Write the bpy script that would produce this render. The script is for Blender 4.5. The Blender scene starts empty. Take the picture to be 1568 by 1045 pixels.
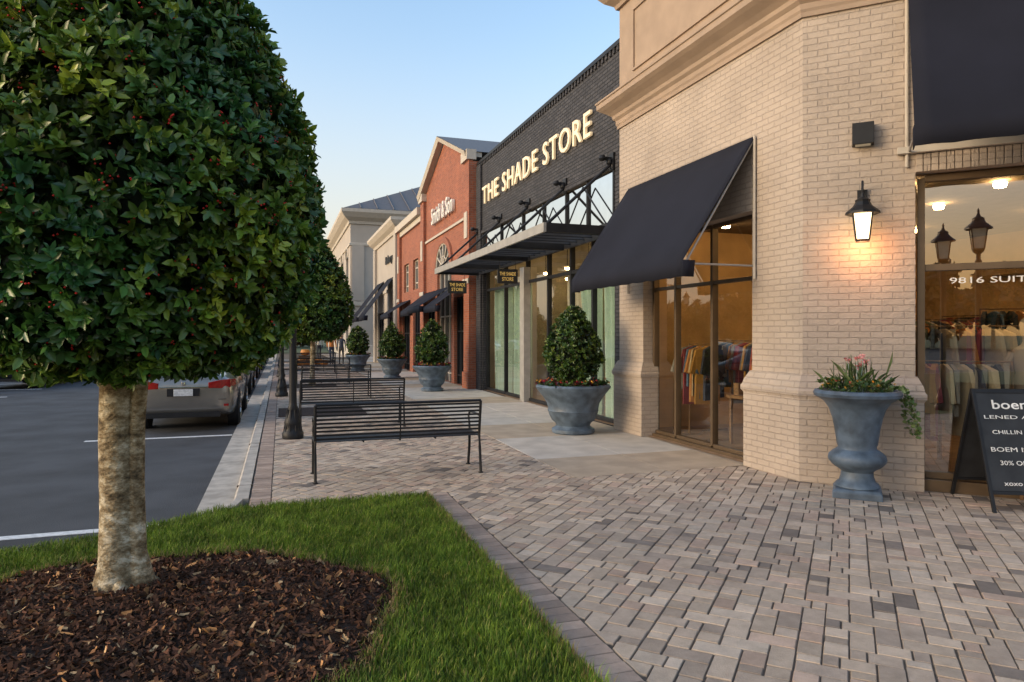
import bpy, math, random
import numpy as np
from mathutils import Vector, Matrix
R=random.Random(7)
sc=bpy.context.scene
COL=sc.collection
# ------------------------------------------------------------ materials
def nmat(name):
    m=bpy.data.materials.new(name); m.use_nodes=True
    nt=m.node_tree; p=nt.nodes['Principled BSDF']
    return m,nt,p
def N(nt,t,**k):
    n=nt.nodes.new(t)
    for a,b in k.items():
        if a in [i.name for i in n.inputs]: n.inputs[a].default_value=b
        else: setattr(n,a,b)
    return n
def c4(c): return (c[0],c[1],c[2],1)
def mat(name,c,rough=.7,metal=0,var=.15,scale=6,bump=0,bscale=60,emis=None,es=0,c2=None,coords='Object',spec=None):
    m,nt,p=nmat(name); L=nt.links
    tc=N(nt,'ShaderNodeTexCoord'); no=N(nt,'ShaderNodeTexNoise'); no.inputs['Scale'].default_value=scale; no.inputs['Detail'].default_value=6
    L.new(tc.outputs[coords],no.inputs['Vector'])
    mx=N(nt,'ShaderNodeMix',data_type='RGBA')
    a=c4([max(0,x*(1-var)) for x in c]); b=c4([min(1,x*(1+var)) for x in c]) if c2 is None else c4(c2)
    mx.inputs[6].default_value=a; mx.inputs[7].default_value=b
    rp=N(nt,'ShaderNodeMapRange'); rp.inputs[1].default_value=.35; rp.inputs[2].default_value=.65
    L.new(no.outputs[0],rp.inputs[0]); L.new(rp.outputs[0],mx.inputs[0]); L.new(mx.outputs[2],p.inputs['Base Color'])
    p.inputs['Roughness'].default_value=rough; p.inputs['Metallic'].default_value=metal
    if spec is not None: p.inputs['Specular IOR Level'].default_value=spec
    if bump:
        n2=N(nt,'ShaderNodeTexNoise'); n2.inputs['Scale'].default_value=bscale; n2.inputs['Detail'].default_value=5
        L.new(tc.outputs[coords],n2.inputs['Vector'])
        bp=N(nt,'ShaderNodeBump'); bp.inputs['Strength'].default_value=bump; bp.inputs['Distance'].default_value=.01
        L.new(n2.outputs[0],bp.inputs['Height']); L.new(bp.outputs[0],p.inputs['Normal'])
    if emis: p.inputs['Emission Color'].default_value=c4(emis); p.inputs['Emission Strength'].default_value=es
    return m
def brick(name,c1,c2,mortar,rough=.75,bump=.7,bw=.21,rh=.07,ms=.008):
    m,nt,p=nmat(name); L=nt.links
    uv=N(nt,'ShaderNodeUVMap'); uv.uv_map='UVMap'
    b=N(nt,'ShaderNodeTexBrick'); b.offset=.5
    b.inputs['Color1'].default_value=c4(c1); b.inputs['Color2'].default_value=c4(c2); b.inputs['Mortar'].default_value=c4(mortar)
    b.inputs['Scale'].default_value=1; b.inputs['Mortar Size'].default_value=ms; b.inputs['Mortar Smooth'].default_value=.5
    b.inputs['Brick Width'].default_value=bw; b.inputs['Row Height'].default_value=rh
    nw=N(nt,'ShaderNodeTexNoise'); nw.inputs['Scale'].default_value=14; L.new(uv.outputs[0],nw.inputs['Vector'])
    sb=N(nt,'ShaderNodeVectorMath',operation='SUBTRACT'); sb.inputs[1].default_value=(.5,.5,.5); L.new(nw.outputs['Color'],sb.inputs[0])
    scl=N(nt,'ShaderNodeVectorMath',operation='SCALE'); scl.inputs['Scale'].default_value=.014; L.new(sb.outputs[0],scl.inputs[0])
    ad=N(nt,'ShaderNodeVectorMath',operation='ADD'); L.new(uv.outputs[0],ad.inputs[0]); L.new(scl.outputs[0],ad.inputs[1])
    L.new(ad.outputs[0],b.inputs['Vector'])
    no=N(nt,'ShaderNodeTexNoise'); no.inputs['Scale'].default_value=1.3; no.inputs['Detail'].default_value=8; L.new(uv.outputs[0],no.inputs['Vector'])
    rp=N(nt,'ShaderNodeMapRange'); rp.inputs[3].default_value=.70; rp.inputs[4].default_value=1.26; L.new(no.outputs[0],rp.inputs[0])
    mx=N(nt,'ShaderNodeVectorMath',operation='SCALE'); L.new(b.outputs['Color'],mx.inputs[0]); L.new(rp.outputs[0],mx.inputs['Scale'])
    L.new(mx.outputs[0],p.inputs['Base Color']); p.inputs['Roughness'].default_value=rough
    n2=N(nt,'ShaderNodeTexNoise'); n2.inputs['Scale'].default_value=35; n2.inputs['Detail'].default_value=6; L.new(uv.outputs[0],n2.inputs['Vector'])
    n3=N(nt,'ShaderNodeTexNoise'); n3.inputs['Scale'].default_value=7; L.new(uv.outputs[0],n3.inputs['Vector'])
    ma=N(nt,'ShaderNodeMath',operation='MULTIPLY_ADD'); ma.inputs[1].default_value=-1
    L.new(b.outputs['Fac'],ma.inputs[0])
    m2=N(nt,'ShaderNodeMath',operation='MULTIPLY_ADD'); m2.inputs[1].default_value=.8; L.new(n2.outputs[0],m2.inputs[0]); 
    m3=N(nt,'ShaderNodeMath',operation='MULTIPLY'); m3.inputs[1].default_value=1.8; L.new(n3.outputs[0],m3.inputs[0]); L.new(m3.outputs[0],m2.inputs[2])
    L.new(m2.outputs[0],ma.inputs[2])
    bp=N(nt,'ShaderNodeBump'); bp.inputs['Strength'].default_value=bump; bp.inputs['Distance'].default_value=.012
    L.new(ma.outputs[0],bp.inputs['Height']); L.new(bp.outputs[0],p.inputs['Normal'])
    return m
def attrmat(name,rough=.5,transl=0,bump=0,bscale=60,noise=0,spec=.5):
    m,nt,p=nmat(name); L=nt.links
    at=N(nt,'ShaderNodeAttribute'); at.attribute_name='Col'
    out=at.outputs['Color']
    tc=N(nt,'ShaderNodeTexCoord')
    if noise:
        no=N(nt,'ShaderNodeTexNoise'); no.inputs['Scale'].default_value=9; no.inputs['Detail'].default_value=9; no.inputs['Roughness'].default_value=.7
        L.new(tc.outputs['Object'],no.inputs['Vector'])
        rp=N(nt,'ShaderNodeMapRange'); rp.inputs[1].default_value=.25; rp.inputs[2].default_value=.75; rp.inputs[3].default_value=1-noise; rp.inputs[4].default_value=1+noise; L.new(no.outputs[0],rp.inputs[0])
        mx=N(nt,'ShaderNodeVectorMath',operation='SCALE'); L.new(out,mx.inputs[0]); L.new(rp.outputs[0],mx.inputs['Scale']); out=mx.outputs[0]
    L.new(out,p.inputs['Base Color']); p.inputs['Roughness'].default_value=rough; p.inputs['Specular IOR Level'].default_value=spec
    if bump:
        n2=N(nt,'ShaderNodeTexNoise'); n2.inputs['Scale'].default_value=bscale; n2.inputs['Detail'].default_value=6
        L.new(tc.outputs['Object'],n2.inputs['Vector'])
        bp=N(nt,'ShaderNodeBump'); bp.inputs['Strength'].default_value=bump; bp.inputs['Distance'].default_value=.006
        L.new(n2.outputs[0],bp.inputs['Height']); L.new(bp.outputs[0],p.inputs['Normal'])
    if transl:
        t=N(nt,'ShaderNodeBsdfTranslucent'); L.new(out,t.inputs[0]); ms=N(nt,'ShaderNodeMixShader'); ms.inputs[0].default_value=transl
        L.new(p.outputs[0],ms.inputs[1]); L.new(t.outputs[0],ms.inputs[2]); L.new(ms.outputs[0],nt.nodes['Material Output'].inputs[0])
    return m
def glassmat(name,base=.2,gain=.8,tint=(.9,.93,.9)):
    m,nt,p=nmat(name); L=nt.links; nt.nodes.remove(p)
    tr=N(nt,'ShaderNodeBsdfTransparent'); tr.inputs[0].default_value=c4(tint)
    g=N(nt,'ShaderNodeBsdfGlossy'); g.inputs['Roughness'].default_value=.0
    lw=N(nt,'ShaderNodeLayerWeight'); lw.inputs[0].default_value=.5
    pw=N(nt,'ShaderNodeMath',operation='POWER'); pw.inputs[1].default_value=2.5; L.new(lw.outputs['Facing'],pw.inputs[0])
    ma=N(nt,'ShaderNodeMath',operation='MULTIPLY_ADD'); ma.inputs[1].default_value=gain; ma.inputs[2].default_value=base; ma.use_clamp=True; L.new(pw.outputs[0],ma.inputs[0])
    ms=N(nt,'ShaderNodeMixShader'); L.new(ma.outputs[0],ms.inputs[0]); L.new(tr.outputs[0],ms.inputs[1]); L.new(g.outputs[0],ms.inputs[2])
    L.new(ms.outputs[0],nt.nodes['Material Output'].inputs[0]); return m

M={}
M['cream']=brick('painted_brick_cream',(.445,.37,.305),(.415,.345,.285),(.36,.30,.25))
M['stucco']=mat('stucco_tan',(.35,.265,.20),.85,var=.08,scale=3,bump=.3,bscale=120)
M['stucco2']=mat('stucco_cream',(.42,.38,.335),.85,var=.06,scale=1,bump=.2,bscale=60)
M['trim']=mat('trim_cream',(.50,.455,.39),.7,var=.06)
M['grey']=brick('brick_dark_grey',(.060,.059,.066),(.034,.034,.040),(.011,.011,.014),bump=1.0,ms=.011)
M['red']=brick('brick_red',(.38,.115,.055),(.27,.078,.04),(.28,.19,.145))
M['bronze']=mat('bronze_frame',(.13,.09,.055),.4,metal=.4,var=.1)
M['black']=mat('black_metal',(.014,.015,.018),.5,var=.2,spec=.3)
M['awning']=mat('awning_canvas',(.013,.0145,.024),.85,var=.12,scale=1.5,bump=.15,bscale=400,spec=.2)
M['steel']=mat('painted_steel_grey',(.32,.31,.29),.5,var=.1)
M['glass']=glassmat('window_glass',.12,.72)
M['glassb']=glassmat('corner_window_glass',.30,.5)
M['glassc']=mat('clerestory_glass',(.78,.79,.80),.03,metal=1,var=.02)
M['dglass']=mat('dark_glass',(.02,.025,.03),.05,var=.1,spec=1)
M['white']=mat('white_paint',(.75,.74,.70),.6,var=.05)
M['letters']=mat('sign_letters',(.78,.67,.48),.5,var=.02,emis=(1,.70,.38),es=.42)
M['gold']=mat('gold_letters',(.8,.55,.15),.5,emis=(1,.65,.2),es=.3)
M['pumpkin']=mat('pumpkin_skin',(.65,.25,.04),.5,var=.2)
M['chalk']=mat('chalk_letters',(.8,.8,.78),.8)
M['board']=mat('chalkboard',(.02,.022,.026),.6,var=.3)
M['asphalt']=mat('asphalt',(.047,.05,.057),.85,var=.3,scale=1.2,bump=.9,bscale=90)
M['road_paint']=mat('road_paint',(.65,.66,.67),.8,var=.15,scale=25)
M['concrete']=mat('concrete_light',(.49,.45,.40),.85,var=.12,scale=3,bump=.25,bscale=60)
M['concrete2']=mat('concrete_tan',(.42,.335,.25),.85,var=.12,scale=3,bump=.25,bscale=60)
M['kerb']=mat('kerb_concrete',(.42,.38,.33),.9,var=.22,scale=5,bump=.4,bscale=50)
M['sand']=mat('joint_sand',(.11,.085,.065),.95,var=.3,scale=20)
M['soil']=mat('lawn_soil',(.045,.07,.018),.95,var=.4,scale=8,bump=.5)
M['terrain']=mat('terrain_grass',(.06,.08,.03),.95,var=.4,scale=.2)
M['mulch']=mat('mulch_soil',(.035,.018,.012),.95,var=.5,scale=30,bump=1,bscale=70)
M['urn']=mat('glazed_urn_blue_grey',(.085,.12,.165),.5,var=.35,scale=7,bump=.2,bscale=30)
M['roofm']=mat('metal_roof_grey',(.12,.11,.11),.5,var=.1)
M['floor']=mat('shop_floor',(.28,.18,.11),.5,var=.2)
M['inwall']=mat('shop_wall',(.55,.35,.16),.8,var=.15,scale=2)
M['inwall2']=mat('shop_wall_grey',(.42,.40,.33),.8,var=.1,scale=2)
M['ceil']=mat('shop_ceiling',(.20,.15,.10),.9)
M['lampin']=mat('ceiling_lamp',(1,.8,.5),.5,emis=(1,.62,.27),es=95)
M['lantern']=mat('lantern_glow',(1,.85,.6),.5,emis=(1,.68,.34),es=5)
M['lanternoff']=mat('lantern_glass',(.35,.32,.26),.3,emis=(1,.8,.5),es=.15)
M['curtain']=mat('drapes_pale_green',(.42,.55,.46),.9,var=.06,scale=3)
M['curtain2']=mat('drapes_cream',(.60,.54,.43),.9,var=.06)
M['wood']=mat('shop_wood',(.20,.11,.05),.5,var=.3,scale=9)
M['leaf']=attrmat('leaves',.36,.15,spec=.5)
M['grassb']=attrmat('grass_blades',.6,.25,spec=.25)
M['chip']=attrmat('mulch_chips',.9,0,spec=.15)
M['paver']=attrmat('pavers',.85,0,bump=.7,bscale=110,noise=.25,spec=.3)
M['cloth']=attrmat('garments',.85,0,noise=.2,spec=.2)
M['berry']=mat('berries',(.55,.02,.015),.3)
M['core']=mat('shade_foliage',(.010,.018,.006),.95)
M['tyre']=mat('tyre',(.012,.012,.012),.85)
M['rim']=mat('wheel_rim',(.45,.45,.46),.3,metal=.9)
M['cglass']=mat('car_glass',(.012,.014,.016),.04,spec=1)
M['tail']=mat('tail_lamp',(.28,.012,.012),.12)
M['plate']=mat('number_plate',(.6,.62,.64),.5,var=.15,scale=30)
M['chrome']=mat('chrome',(.6,.6,.6),.12,metal=1)
def bark():
    m,nt,p=nmat('bark_smooth'); L=nt.links
    tc=N(nt,'ShaderNodeTexCoord'); mp=N(nt,'ShaderNodeMapping'); mp.inputs['Scale'].default_value=(1,1,1.6); L.new(tc.outputs['Object'],mp.inputs[0])
    n=N(nt,'ShaderNodeTexNoise'); n.inputs['Scale'].default_value=8; n.inputs['Detail'].default_value=12; n.inputs['Roughness'].default_value=.72; L.new(mp.outputs[0],n.inputs[0])
    cr=N(nt,'ShaderNodeValToRGB'); e=cr.color_ramp.elements
    e[0].position=.36; e[0].color=(.045,.032,.016,1); e[1].position=.62; e[1].color=(.60,.54,.42,1)
    a=cr.color_ramp.elements.new(.45); a.color=(.18,.13,.07,1); a=cr.color_ramp.elements.new(.53); a.color=(.34,.28,.18,1)
    L.new(n.outputs[0],cr.inputs[0]); L.new(cr.outputs[0],p.inputs['Base Color']); p.inputs['Roughness'].default_value=.85
    n2=N(nt,'ShaderNodeTexNoise'); n2.inputs['Scale'].default_value=28; n2.inputs['Detail'].default_value=8; L.new(mp.outputs[0],n2.inputs[0])
    bp=N(nt,'ShaderNodeBump'); bp.inputs['Strength'].default_value=.9; bp.inputs['Distance'].default_value=.03; L.new(n2.outputs[0],bp.inputs['Height']); L.new(bp.outputs[0],p.inputs['Normal'])
    return m
M['bark']=bark()

# ------------------------------------------------------------ helpers
def empty(name,loc=(0,0,0),rz=0):
    o=bpy.data.objects.new(name,None); COL.objects.link(o); o.location=loc; o.rotation_euler=(0,0,rz); return o
class Fr:
    def __init__(s,ox,oy,dx,dy,nx,ny): s.o=(ox,oy); s.d=(dx,dy); s.n=(nx,ny)
    def P(s,u,v,w): return (s.o[0]+u*s.d[0]+w*s.n[0], s.o[1]+u*s.d[1]+w*s.n[1], v)
class MB:
    def __init__(s): s.v=[];s.f=[];s.m=[];s.mats=[]
    def mi(s,m):
        m=M[m] if isinstance(m,str) else m
        if m not in s.mats: s.mats.append(m)
        return s.mats.index(m)
    def add(s,vs,fs,m):
        b=len(s.v); s.v+=[tuple(x) for x in vs]; i=s.mi(m)
        for f in fs: s.f.append([b+k for k in f]); s.m.append(i)
    BF=[(0,3,2,1),(4,5,6,7),(0,1,5,4),(1,2,6,5),(2,3,7,6),(3,0,4,7)]
    def box(s,x0,x1,y0,y1,z0,z1,m):
        s.add([(x0,y0,z0),(x1,y0,z0),(x1,y1,z0),(x0,y1,z0),(x0,y0,z1),(x1,y0,z1),(x1,y1,z1),(x0,y1,z1)],s.BF,m)
    def fbox(s,F,u0,u1,v0,v1,w0,w1,m):
        P=F.P
        s.add([P(u0,v0,w0),P(u1,v0,w0),P(u1,v0,w1),P(u0,v0,w1),P(u0,v1,w0),P(u1,v1,w0),P(u1,v1,w1),P(u0,v1,w1)],s.BF,m)
    def fquad(s,F,u0,u1,v0,v1,w,m):
        P=F.P; s.add([P(u0,v0,w),P(u1,v0,w),P(u1,v1,w),P(u0,v1,w)],[(0,1,2,3)],m)
    def wall(s,F,u0,u1,v0,v1,ops,m,depth=.25):
        us=sorted(set([u0,u1]+[x for o in ops for x in o[:2]])); vs=sorted(set([v0,v1]+[x for o in ops for x in o[2:4]]))
        for a,b in zip(us,us[1:]):
            for c,d in zip(vs,vs[1:]):
                cu,cv=(a+b)/2,(c+d)/2
                if any(o[0]<cu<o[1] and o[2]<cv<o[3] for o in ops): continue
                s.fquad(F,a,b,c,d,0,m)
        P=F.P
        for o in ops:
            a,b,c,d=o[:4]
            for q in ([P(a,c,0),P(a,d,0),P(a,d,-depth),P(a,c,-depth)],[P(b,c,0),P(b,d,0),P(b,d,-depth),P(b,c,-depth)],
                      [P(a,d,0),P(b,d,0),P(b,d,-depth),P(a,d,-depth)],[P(a,c,0),P(b,c,0),P(b,c,-depth),P(a,c,-depth)]):
                s.add(q,[(0,1,2,3)],m)
    def lathe(s,cx,cy,prof,m,seg=32,z0=0):
        vs=[];n=len(prof)
        for r,z in prof:
            for k in range(seg):
                a=2*math.pi*k/seg; vs.append((cx+r*math.cos(a),cy+r*math.sin(a),z0+z))
        fs=[]
        for i in range(n-1):
            for k in range(seg):
                fs.append((i*seg+k,i*seg+(k+1)%seg,(i+1)*seg+(k+1)%seg,(i+1)*seg+k))
        fs.append(tuple(range(seg))[::-1]); fs.append(tuple((n-1)*seg+k for k in range(seg)))
        s.add(vs,fs,m)
    def tube(s,path,rad,m,seg=8):
        path=[Vector(p) for p in path]
        if not isinstance(rad,(list,tuple)): rad=[rad]*len(path)
        vs=[];n=len(path); up=Vector((0.13,.07,1)).normalized()
        for i,p in enumerate(path):
            t=(path[min(i+1,n-1)]-path[max(i-1,0)]).normalized()
            a=t.cross(up)
            if a.length<.15: a=t.cross(Vector((1,0,0)))
            a.normalize(); b=t.cross(a)
            if i and a.dot(pa)<0 and abs(a.dot(pa))>abs(b.dot(pa)): a=-a;b=-b
            pa=a
            for k in range(seg):
                g=2*math.pi*k/seg; vs.append(p+(a*math.cos(g)+b*math.sin(g))*rad[i])
        fs=[]
        for i in range(n-1):
            for k in range(seg): fs.append((i*seg+k,i*seg+(k+1)%seg,(i+1)*seg+(k+1)%seg,(i+1)*seg+k))
        fs.append(tuple(range(seg))[::-1]); fs.append(tuple((n-1)*seg+k for k in range(seg)))
        s.add(vs,fs,m)
    def sweep(s,prof,path,m):
        n=len(path); offs=[]
        for i in range(n):
            ns=[]
            for a,b in ((i-1,i),(i,i+1)):
                if a<0 or b>=n: continue
                dx,dy=path[b][0]-path[a][0],path[b][1]-path[a][1]; l=math.hypot(dx,dy); ns.append((dy/l,-dx/l))
            if len(ns)==1: offs.append(ns[0])
            else:
                sx,sy=ns[0][0]+ns[1][0],ns[0][1]+ns[1][1]; d=(sx*ns[0][0]+sy*ns[0][1]); offs.append((sx/d,sy/d))
        k=len(prof); vs=[]
        for (x,y),(ox,oy) in zip(path,offs):
            for w,z in prof: vs.append((x+ox*w,y+oy*w,z))
        fs=[(i*k+j,(i+1)*k+j,(i+1)*k+j+1,i*k+j+1) for i in range(n-1) for j in range(k-1)]
        fs.append(tuple(range(k))); fs.append(tuple((n-1)*k+j for j in range(k)))
        s.add(vs,fs,m)
    def make(s,name,parent=None,smooth=False,bevel=0,recalc=True,sub=0):
        me=bpy.data.meshes.new(name); me.from_pydata(s.v,[],s.f)
        for m in s.mats: me.materials.append(m)
        me.polygons.foreach_set('material_index',s.m); me.update()
        if recalc:
            import bmesh
            bm=bmesh.new(); bm.from_mesh(me)
            bmesh.ops.recalc_face_normals(bm,faces=bm.faces); bm.to_mesh(me); bm.free()
        uv=me.uv_layers.new(name='UVMap')
        for p in me.polygons:
            n=p.normal
            if abs(n.z)>.7: 
                for li in p.loop_indices:
                    c=me.vertices[me.loops[li].vertex_index].co; uv.data[li].uv=(c.x,c.y)
            else:
                l=math.hypot(n.x,n.y); tx,ty=-n.y/l,n.x/l
                if tx<-.01 or (abs(tx)<=.01 and ty<0): tx,ty=-tx,-ty
                for li in p.loop_indices:
                    c=me.vertices[me.loops[li].vertex_index].co; uv.data[li].uv=(c.x*tx+c.y*ty,c.z)
        o=bpy.data.objects.new(name,me); COL.objects.link(o)
        if parent: o.parent=parent
        if smooth:
            for p in me.polygons: p.use_smooth=True
            if smooth!='all':
                md=o.modifiers.new('es','EDGE_SPLIT'); md.split_angle=math.radians(40)
        if bevel:
            b=o.modifiers.new('b','BEVEL'); b.width=bevel; b.segments=2; b.limit_method='ANGLE'
        if sub:
            b=o.modifiers.new('s','SUBSURF'); b.levels=sub; b.render_levels=sub
        return o
def npmesh(name,V,F,mat_,cols=None,parent=None,smooth=False):
    V=np.asarray(V,np.float32); F=np.asarray(F,np.int32); k=F.shape[1]
    me=bpy.data.meshes.new(name); me.vertices.add(len(V)); me.vertices.foreach_set('co',V.ravel())
    me.loops.add(F.size); me.loops.foreach_set('vertex_index',F.ravel())
    me.polygons.add(len(F)); me.polygons.foreach_set('loop_start',np.arange(0,F.size,k,dtype=np.int32))
    me.update(calc_edges=True)
    if cols is not None:
        a=me.color_attributes.new('Col','FLOAT_COLOR','POINT'); c=np.ones((len(V),4),np.float32); c[:,:3]=cols; a.data.foreach_set('color',c.ravel())
    me.materials.append(M[mat_])
    if smooth: me.polygons.foreach_set('use_smooth',np.ones(len(F),bool))
    o=bpy.data.objects.new(name,me); COL.objects.link(o)
    if parent: o.parent=parent
    return o
def unit(a): return a/np.maximum(np.linalg.norm(a,axis=-1,keepdims=True),1e-9)
def leaves(name,pts,ax,nleaf,Ls,Wr,rng,pal,parent,tilt=(.5,1.3),shade=None,mat_='leaf'):
    n=len(pts); pts=np.repeat(pts,nleaf,0); ax=unit(np.repeat(ax,nleaf,0)); T=n*nleaf
    rv=unit(rng.normal(size=(n,3))); rv=np.repeat(rv,nleaf,0)
    t=unit(np.cross(ax,rv)); b=np.cross(ax,t)
    k=np.tile(np.arange(nleaf),n); ang=2*np.pi*k/nleaf+rng.uniform(-.4,.4,T)
    rad=t*np.cos(ang)[:,None]+b*np.sin(ang)[:,None]
    ti=rng.uniform(tilt[0],tilt[1],T)[:,None]
    d=unit(ax*np.cos(ti)+rad*np.sin(ti)); side=unit(np.cross(d,ax)+rng.normal(size=(T,3))*.25); nr=np.cross(side,d)
    L=(Ls*rng.uniform(.7,1.25,T))[:,None]; W=L*Wr
    pts=pts+rng.normal(size=(T,3))*Ls*.12
    V=np.stack([pts,pts+d*L*.32+side*W*.5+nr*W*.15,pts+d*L*.72+side*W*.42+nr*W*.1,pts+d*L-nr*L*.1,pts+d*L*.72-side*W*.42+nr*W*.1,pts+d*L*.32-side*W*.5+nr*W*.15],1).reshape(-1,3)
    i=np.arange(T)[:,None]*6
    F=np.concatenate([i+np.array([[0,1,2,3]]),i+np.array([[0,3,4,5]])],0)
    pal=np.array(pal); c=pal[rng.integers(0,len(pal),n)]; c=np.repeat(c,nleaf,0)*rng.uniform(.7,1.35,T)[:,None]
    if shade is not None: c=c*np.repeat(shade,nleaf,0).reshape(T,-1)
    return npmesh(name,V,F,mat_,np.repeat(c,6,0),parent)
def sample_profile(prof,n,rng,lo=.9,hi=1.03,lump=.05,seed=0):
    P=np.array(prof,float); seg=np.hypot(np.diff(P[:,0]),np.diff(P[:,1])); A=seg*(P[:-1,1]+P[1:,1]+.02); A/=A.sum()
    s=rng.choice(len(A),n,p=A); u=rng.random(n)
    h=P[s,0]+(P[s+1,0]-P[s,0])*u; r=P[s,1]+(P[s+1,1]-P[s,1])*u
    dh=P[s+1,0]-P[s,0]; dr=P[s+1,1]-P[s,1]; l=np.hypot(dh,dr)
    nh=-dr/l; nr=dh/l
    a=rng.uniform(0,2*np.pi,n)
    lum=1+lump*(np.sin(a*5+h*4+seed)+np.sin(a*9-h*7+seed*2)*.6+np.sin(h*13+a*3)*.5)
    f=rng.uniform(lo,hi,n)*lum
    hc=P[:,0].mean()
    pts=np.stack([r*f*np.cos(a),r*f*np.sin(a),hc+(h-hc)*(.5+.5*f)],1)
    ax=np.stack([nr*np.cos(a),nr*np.sin(a),nh+.25],1)+rng.normal(size=(n,3))*.35
    return pts,unit(ax),f
GREEN=[(.066,.145,.024),(.080,.165,.024),(.044,.108,.024),(.118,.21,.028),(.066,.145,.034),(.18,.265,.035)]
def holly(name,x,y,prof,n,L,seed,trunk=True,berries=0,scale=1):
    rng=np.random.default_rng(seed); e=empty(name,(x,y,0))
    pts,ax,f=sample_profile(prof,n,rng,.88,1.035,.022,seed)
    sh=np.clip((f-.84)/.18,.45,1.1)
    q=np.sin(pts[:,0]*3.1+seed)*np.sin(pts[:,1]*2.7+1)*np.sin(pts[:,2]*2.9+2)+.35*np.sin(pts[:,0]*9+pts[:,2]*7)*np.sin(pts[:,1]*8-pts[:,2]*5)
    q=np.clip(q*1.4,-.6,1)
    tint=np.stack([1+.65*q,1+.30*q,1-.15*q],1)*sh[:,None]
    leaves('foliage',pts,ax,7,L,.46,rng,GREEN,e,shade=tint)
    p2,a2,_=sample_profile(prof,n//3,rng,.72,.9,.03,seed)
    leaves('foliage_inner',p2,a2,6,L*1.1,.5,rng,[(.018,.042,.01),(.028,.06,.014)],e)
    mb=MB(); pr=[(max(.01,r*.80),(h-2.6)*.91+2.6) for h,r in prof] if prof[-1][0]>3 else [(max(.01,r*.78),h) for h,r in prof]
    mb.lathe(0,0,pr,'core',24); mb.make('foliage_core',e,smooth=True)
    if berries:
        bp,_,bf=sample_profile(prof,berries,rng,.96,1.035,.022,seed)
        bp=np.repeat(bp,3,0)+rng.normal(size=(berries*3,3))*.013
        o=np.array([(1,0,0),(-1,0,0),(0,1,0),(0,-1,0),(0,0,1),(0,0,-1)])*.0068
        V=(bp[:,None,:]+o[None]).reshape(-1,3); i=np.arange(len(bp))[:,None]*6
        F=np.concatenate([i+np.array([q]) for q in [(0,2,4),(2,1,4),(1,3,4),(3,0,4),(2,0,5),(1,2,5),(3,1,5),(0,3,5)]],0)
        npmesh('berries',V,F,'berry',None,e,True)
    return e
def text(body,F,u,v,w,width,height,mat_,parent,name='lettering',ext=.02,off=0,sgn=1,sp=1.0):
    cu=bpy.data.curves.new(name,'FONT'); cu.body=body; cu.size=1; cu.offset=off; cu.space_character=sp; cu.resolution_u=3
    cu.extrude=.02
    o=bpy.data.objects.new('tmp',cu); COL.objects.link(o)
    dg=bpy.context.evaluated_depsgraph_get(); me=bpy.data.meshes.new_from_object(o.evaluated_get(dg)); bpy.data.objects.remove(o)
    co=np.array([q.co[:] for q in me.vertices]); mn,mxx=co.min(0),co.max(0)
    d=Vector((F.d[0]*sgn,F.d[1]*sgn,0)); n=Vector((F.n[0],F.n[1],0)); up=Vector((0,0,1))
    sx=width/(mxx[0]-mn[0]); sy=height/(mxx[1]-mn[1])
    o0=Vector(F.P(u,v,w))
    for q in me.vertices:
        c=q.co; zz=(c.z+.02)/.04*ext
        q.co=o0+d*((c.x-mn[0])*sx)+up*((c.y-mn[1])*sy)+n*zz
    me.name=name; me.materials.clear(); me.materials.append(M[mat_])
    ob=bpy.data.objects.new(name,me); COL.objects.link(ob); ob.parent=parent; return ob
def awning(name,F,u0,u1,vt,vf,vb,proj,parent=None,frame=True):
    mb=MB(); P=F.P; n=24; K=6; vs=[]
    for k in range(K+1):
        s=k/K
        for i in range(n+1):
            u=u0+(u1-u0)*i/n; rib=abs(math.sin(math.pi*i/n*2)); vs.append(P(u,vt+(vf-vt)*s-.03*math.sin(math.pi*s)*rib,.02+proj*s))
    for i in range(n+1):
        u=u0+(u1-u0)*i/n; vs.append(P(u,vb+.006*math.sin(i*2.3),.025+proj))
    fs=[(k*(n+1)+i,k*(n+1)+i+1,(k+1)*(n+1)+i+1,(k+1)*(n+1)+i) for k in range(K+1) for i in range(n)]
    mb.add(vs,fs,'awning')
    for u in (u0-.002,u1+.002):
        mb.add([P(u,vf,.02+proj),P(u,vf,.10+proj-.25),P(u,vb,.12+proj-.25),P(u,vb,.03+proj)],[(0,1,2,3)],'awning')
    o=mb.make(name,parent,smooth=True,recalc=False)
    md=o.modifiers.new('so','SOLIDIFY'); md.thickness=.01
    if frame:
        mb=MB()
        for u in (u0+.02,(u0+u1)/2,u1-.02):
            mb.tube([P(u,vt-.05,.03),P(u,vf-.06,proj-.02)],.013,'steel',6)
            mb.tube([P(u,vf-.04,.03),P(u,vf-.04,proj)],.013,'steel',6)
        for u in (u0,u1): mb.tube([P(u,vt,.03),P(u,vb,.03)],.016,'trim',6)
        mb.tube([P(u0,vf-.03,proj),P(u1,vf-.03,proj)],.015,'steel',6)
        mb.make(name+'_frame',parent,smooth=True)

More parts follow.
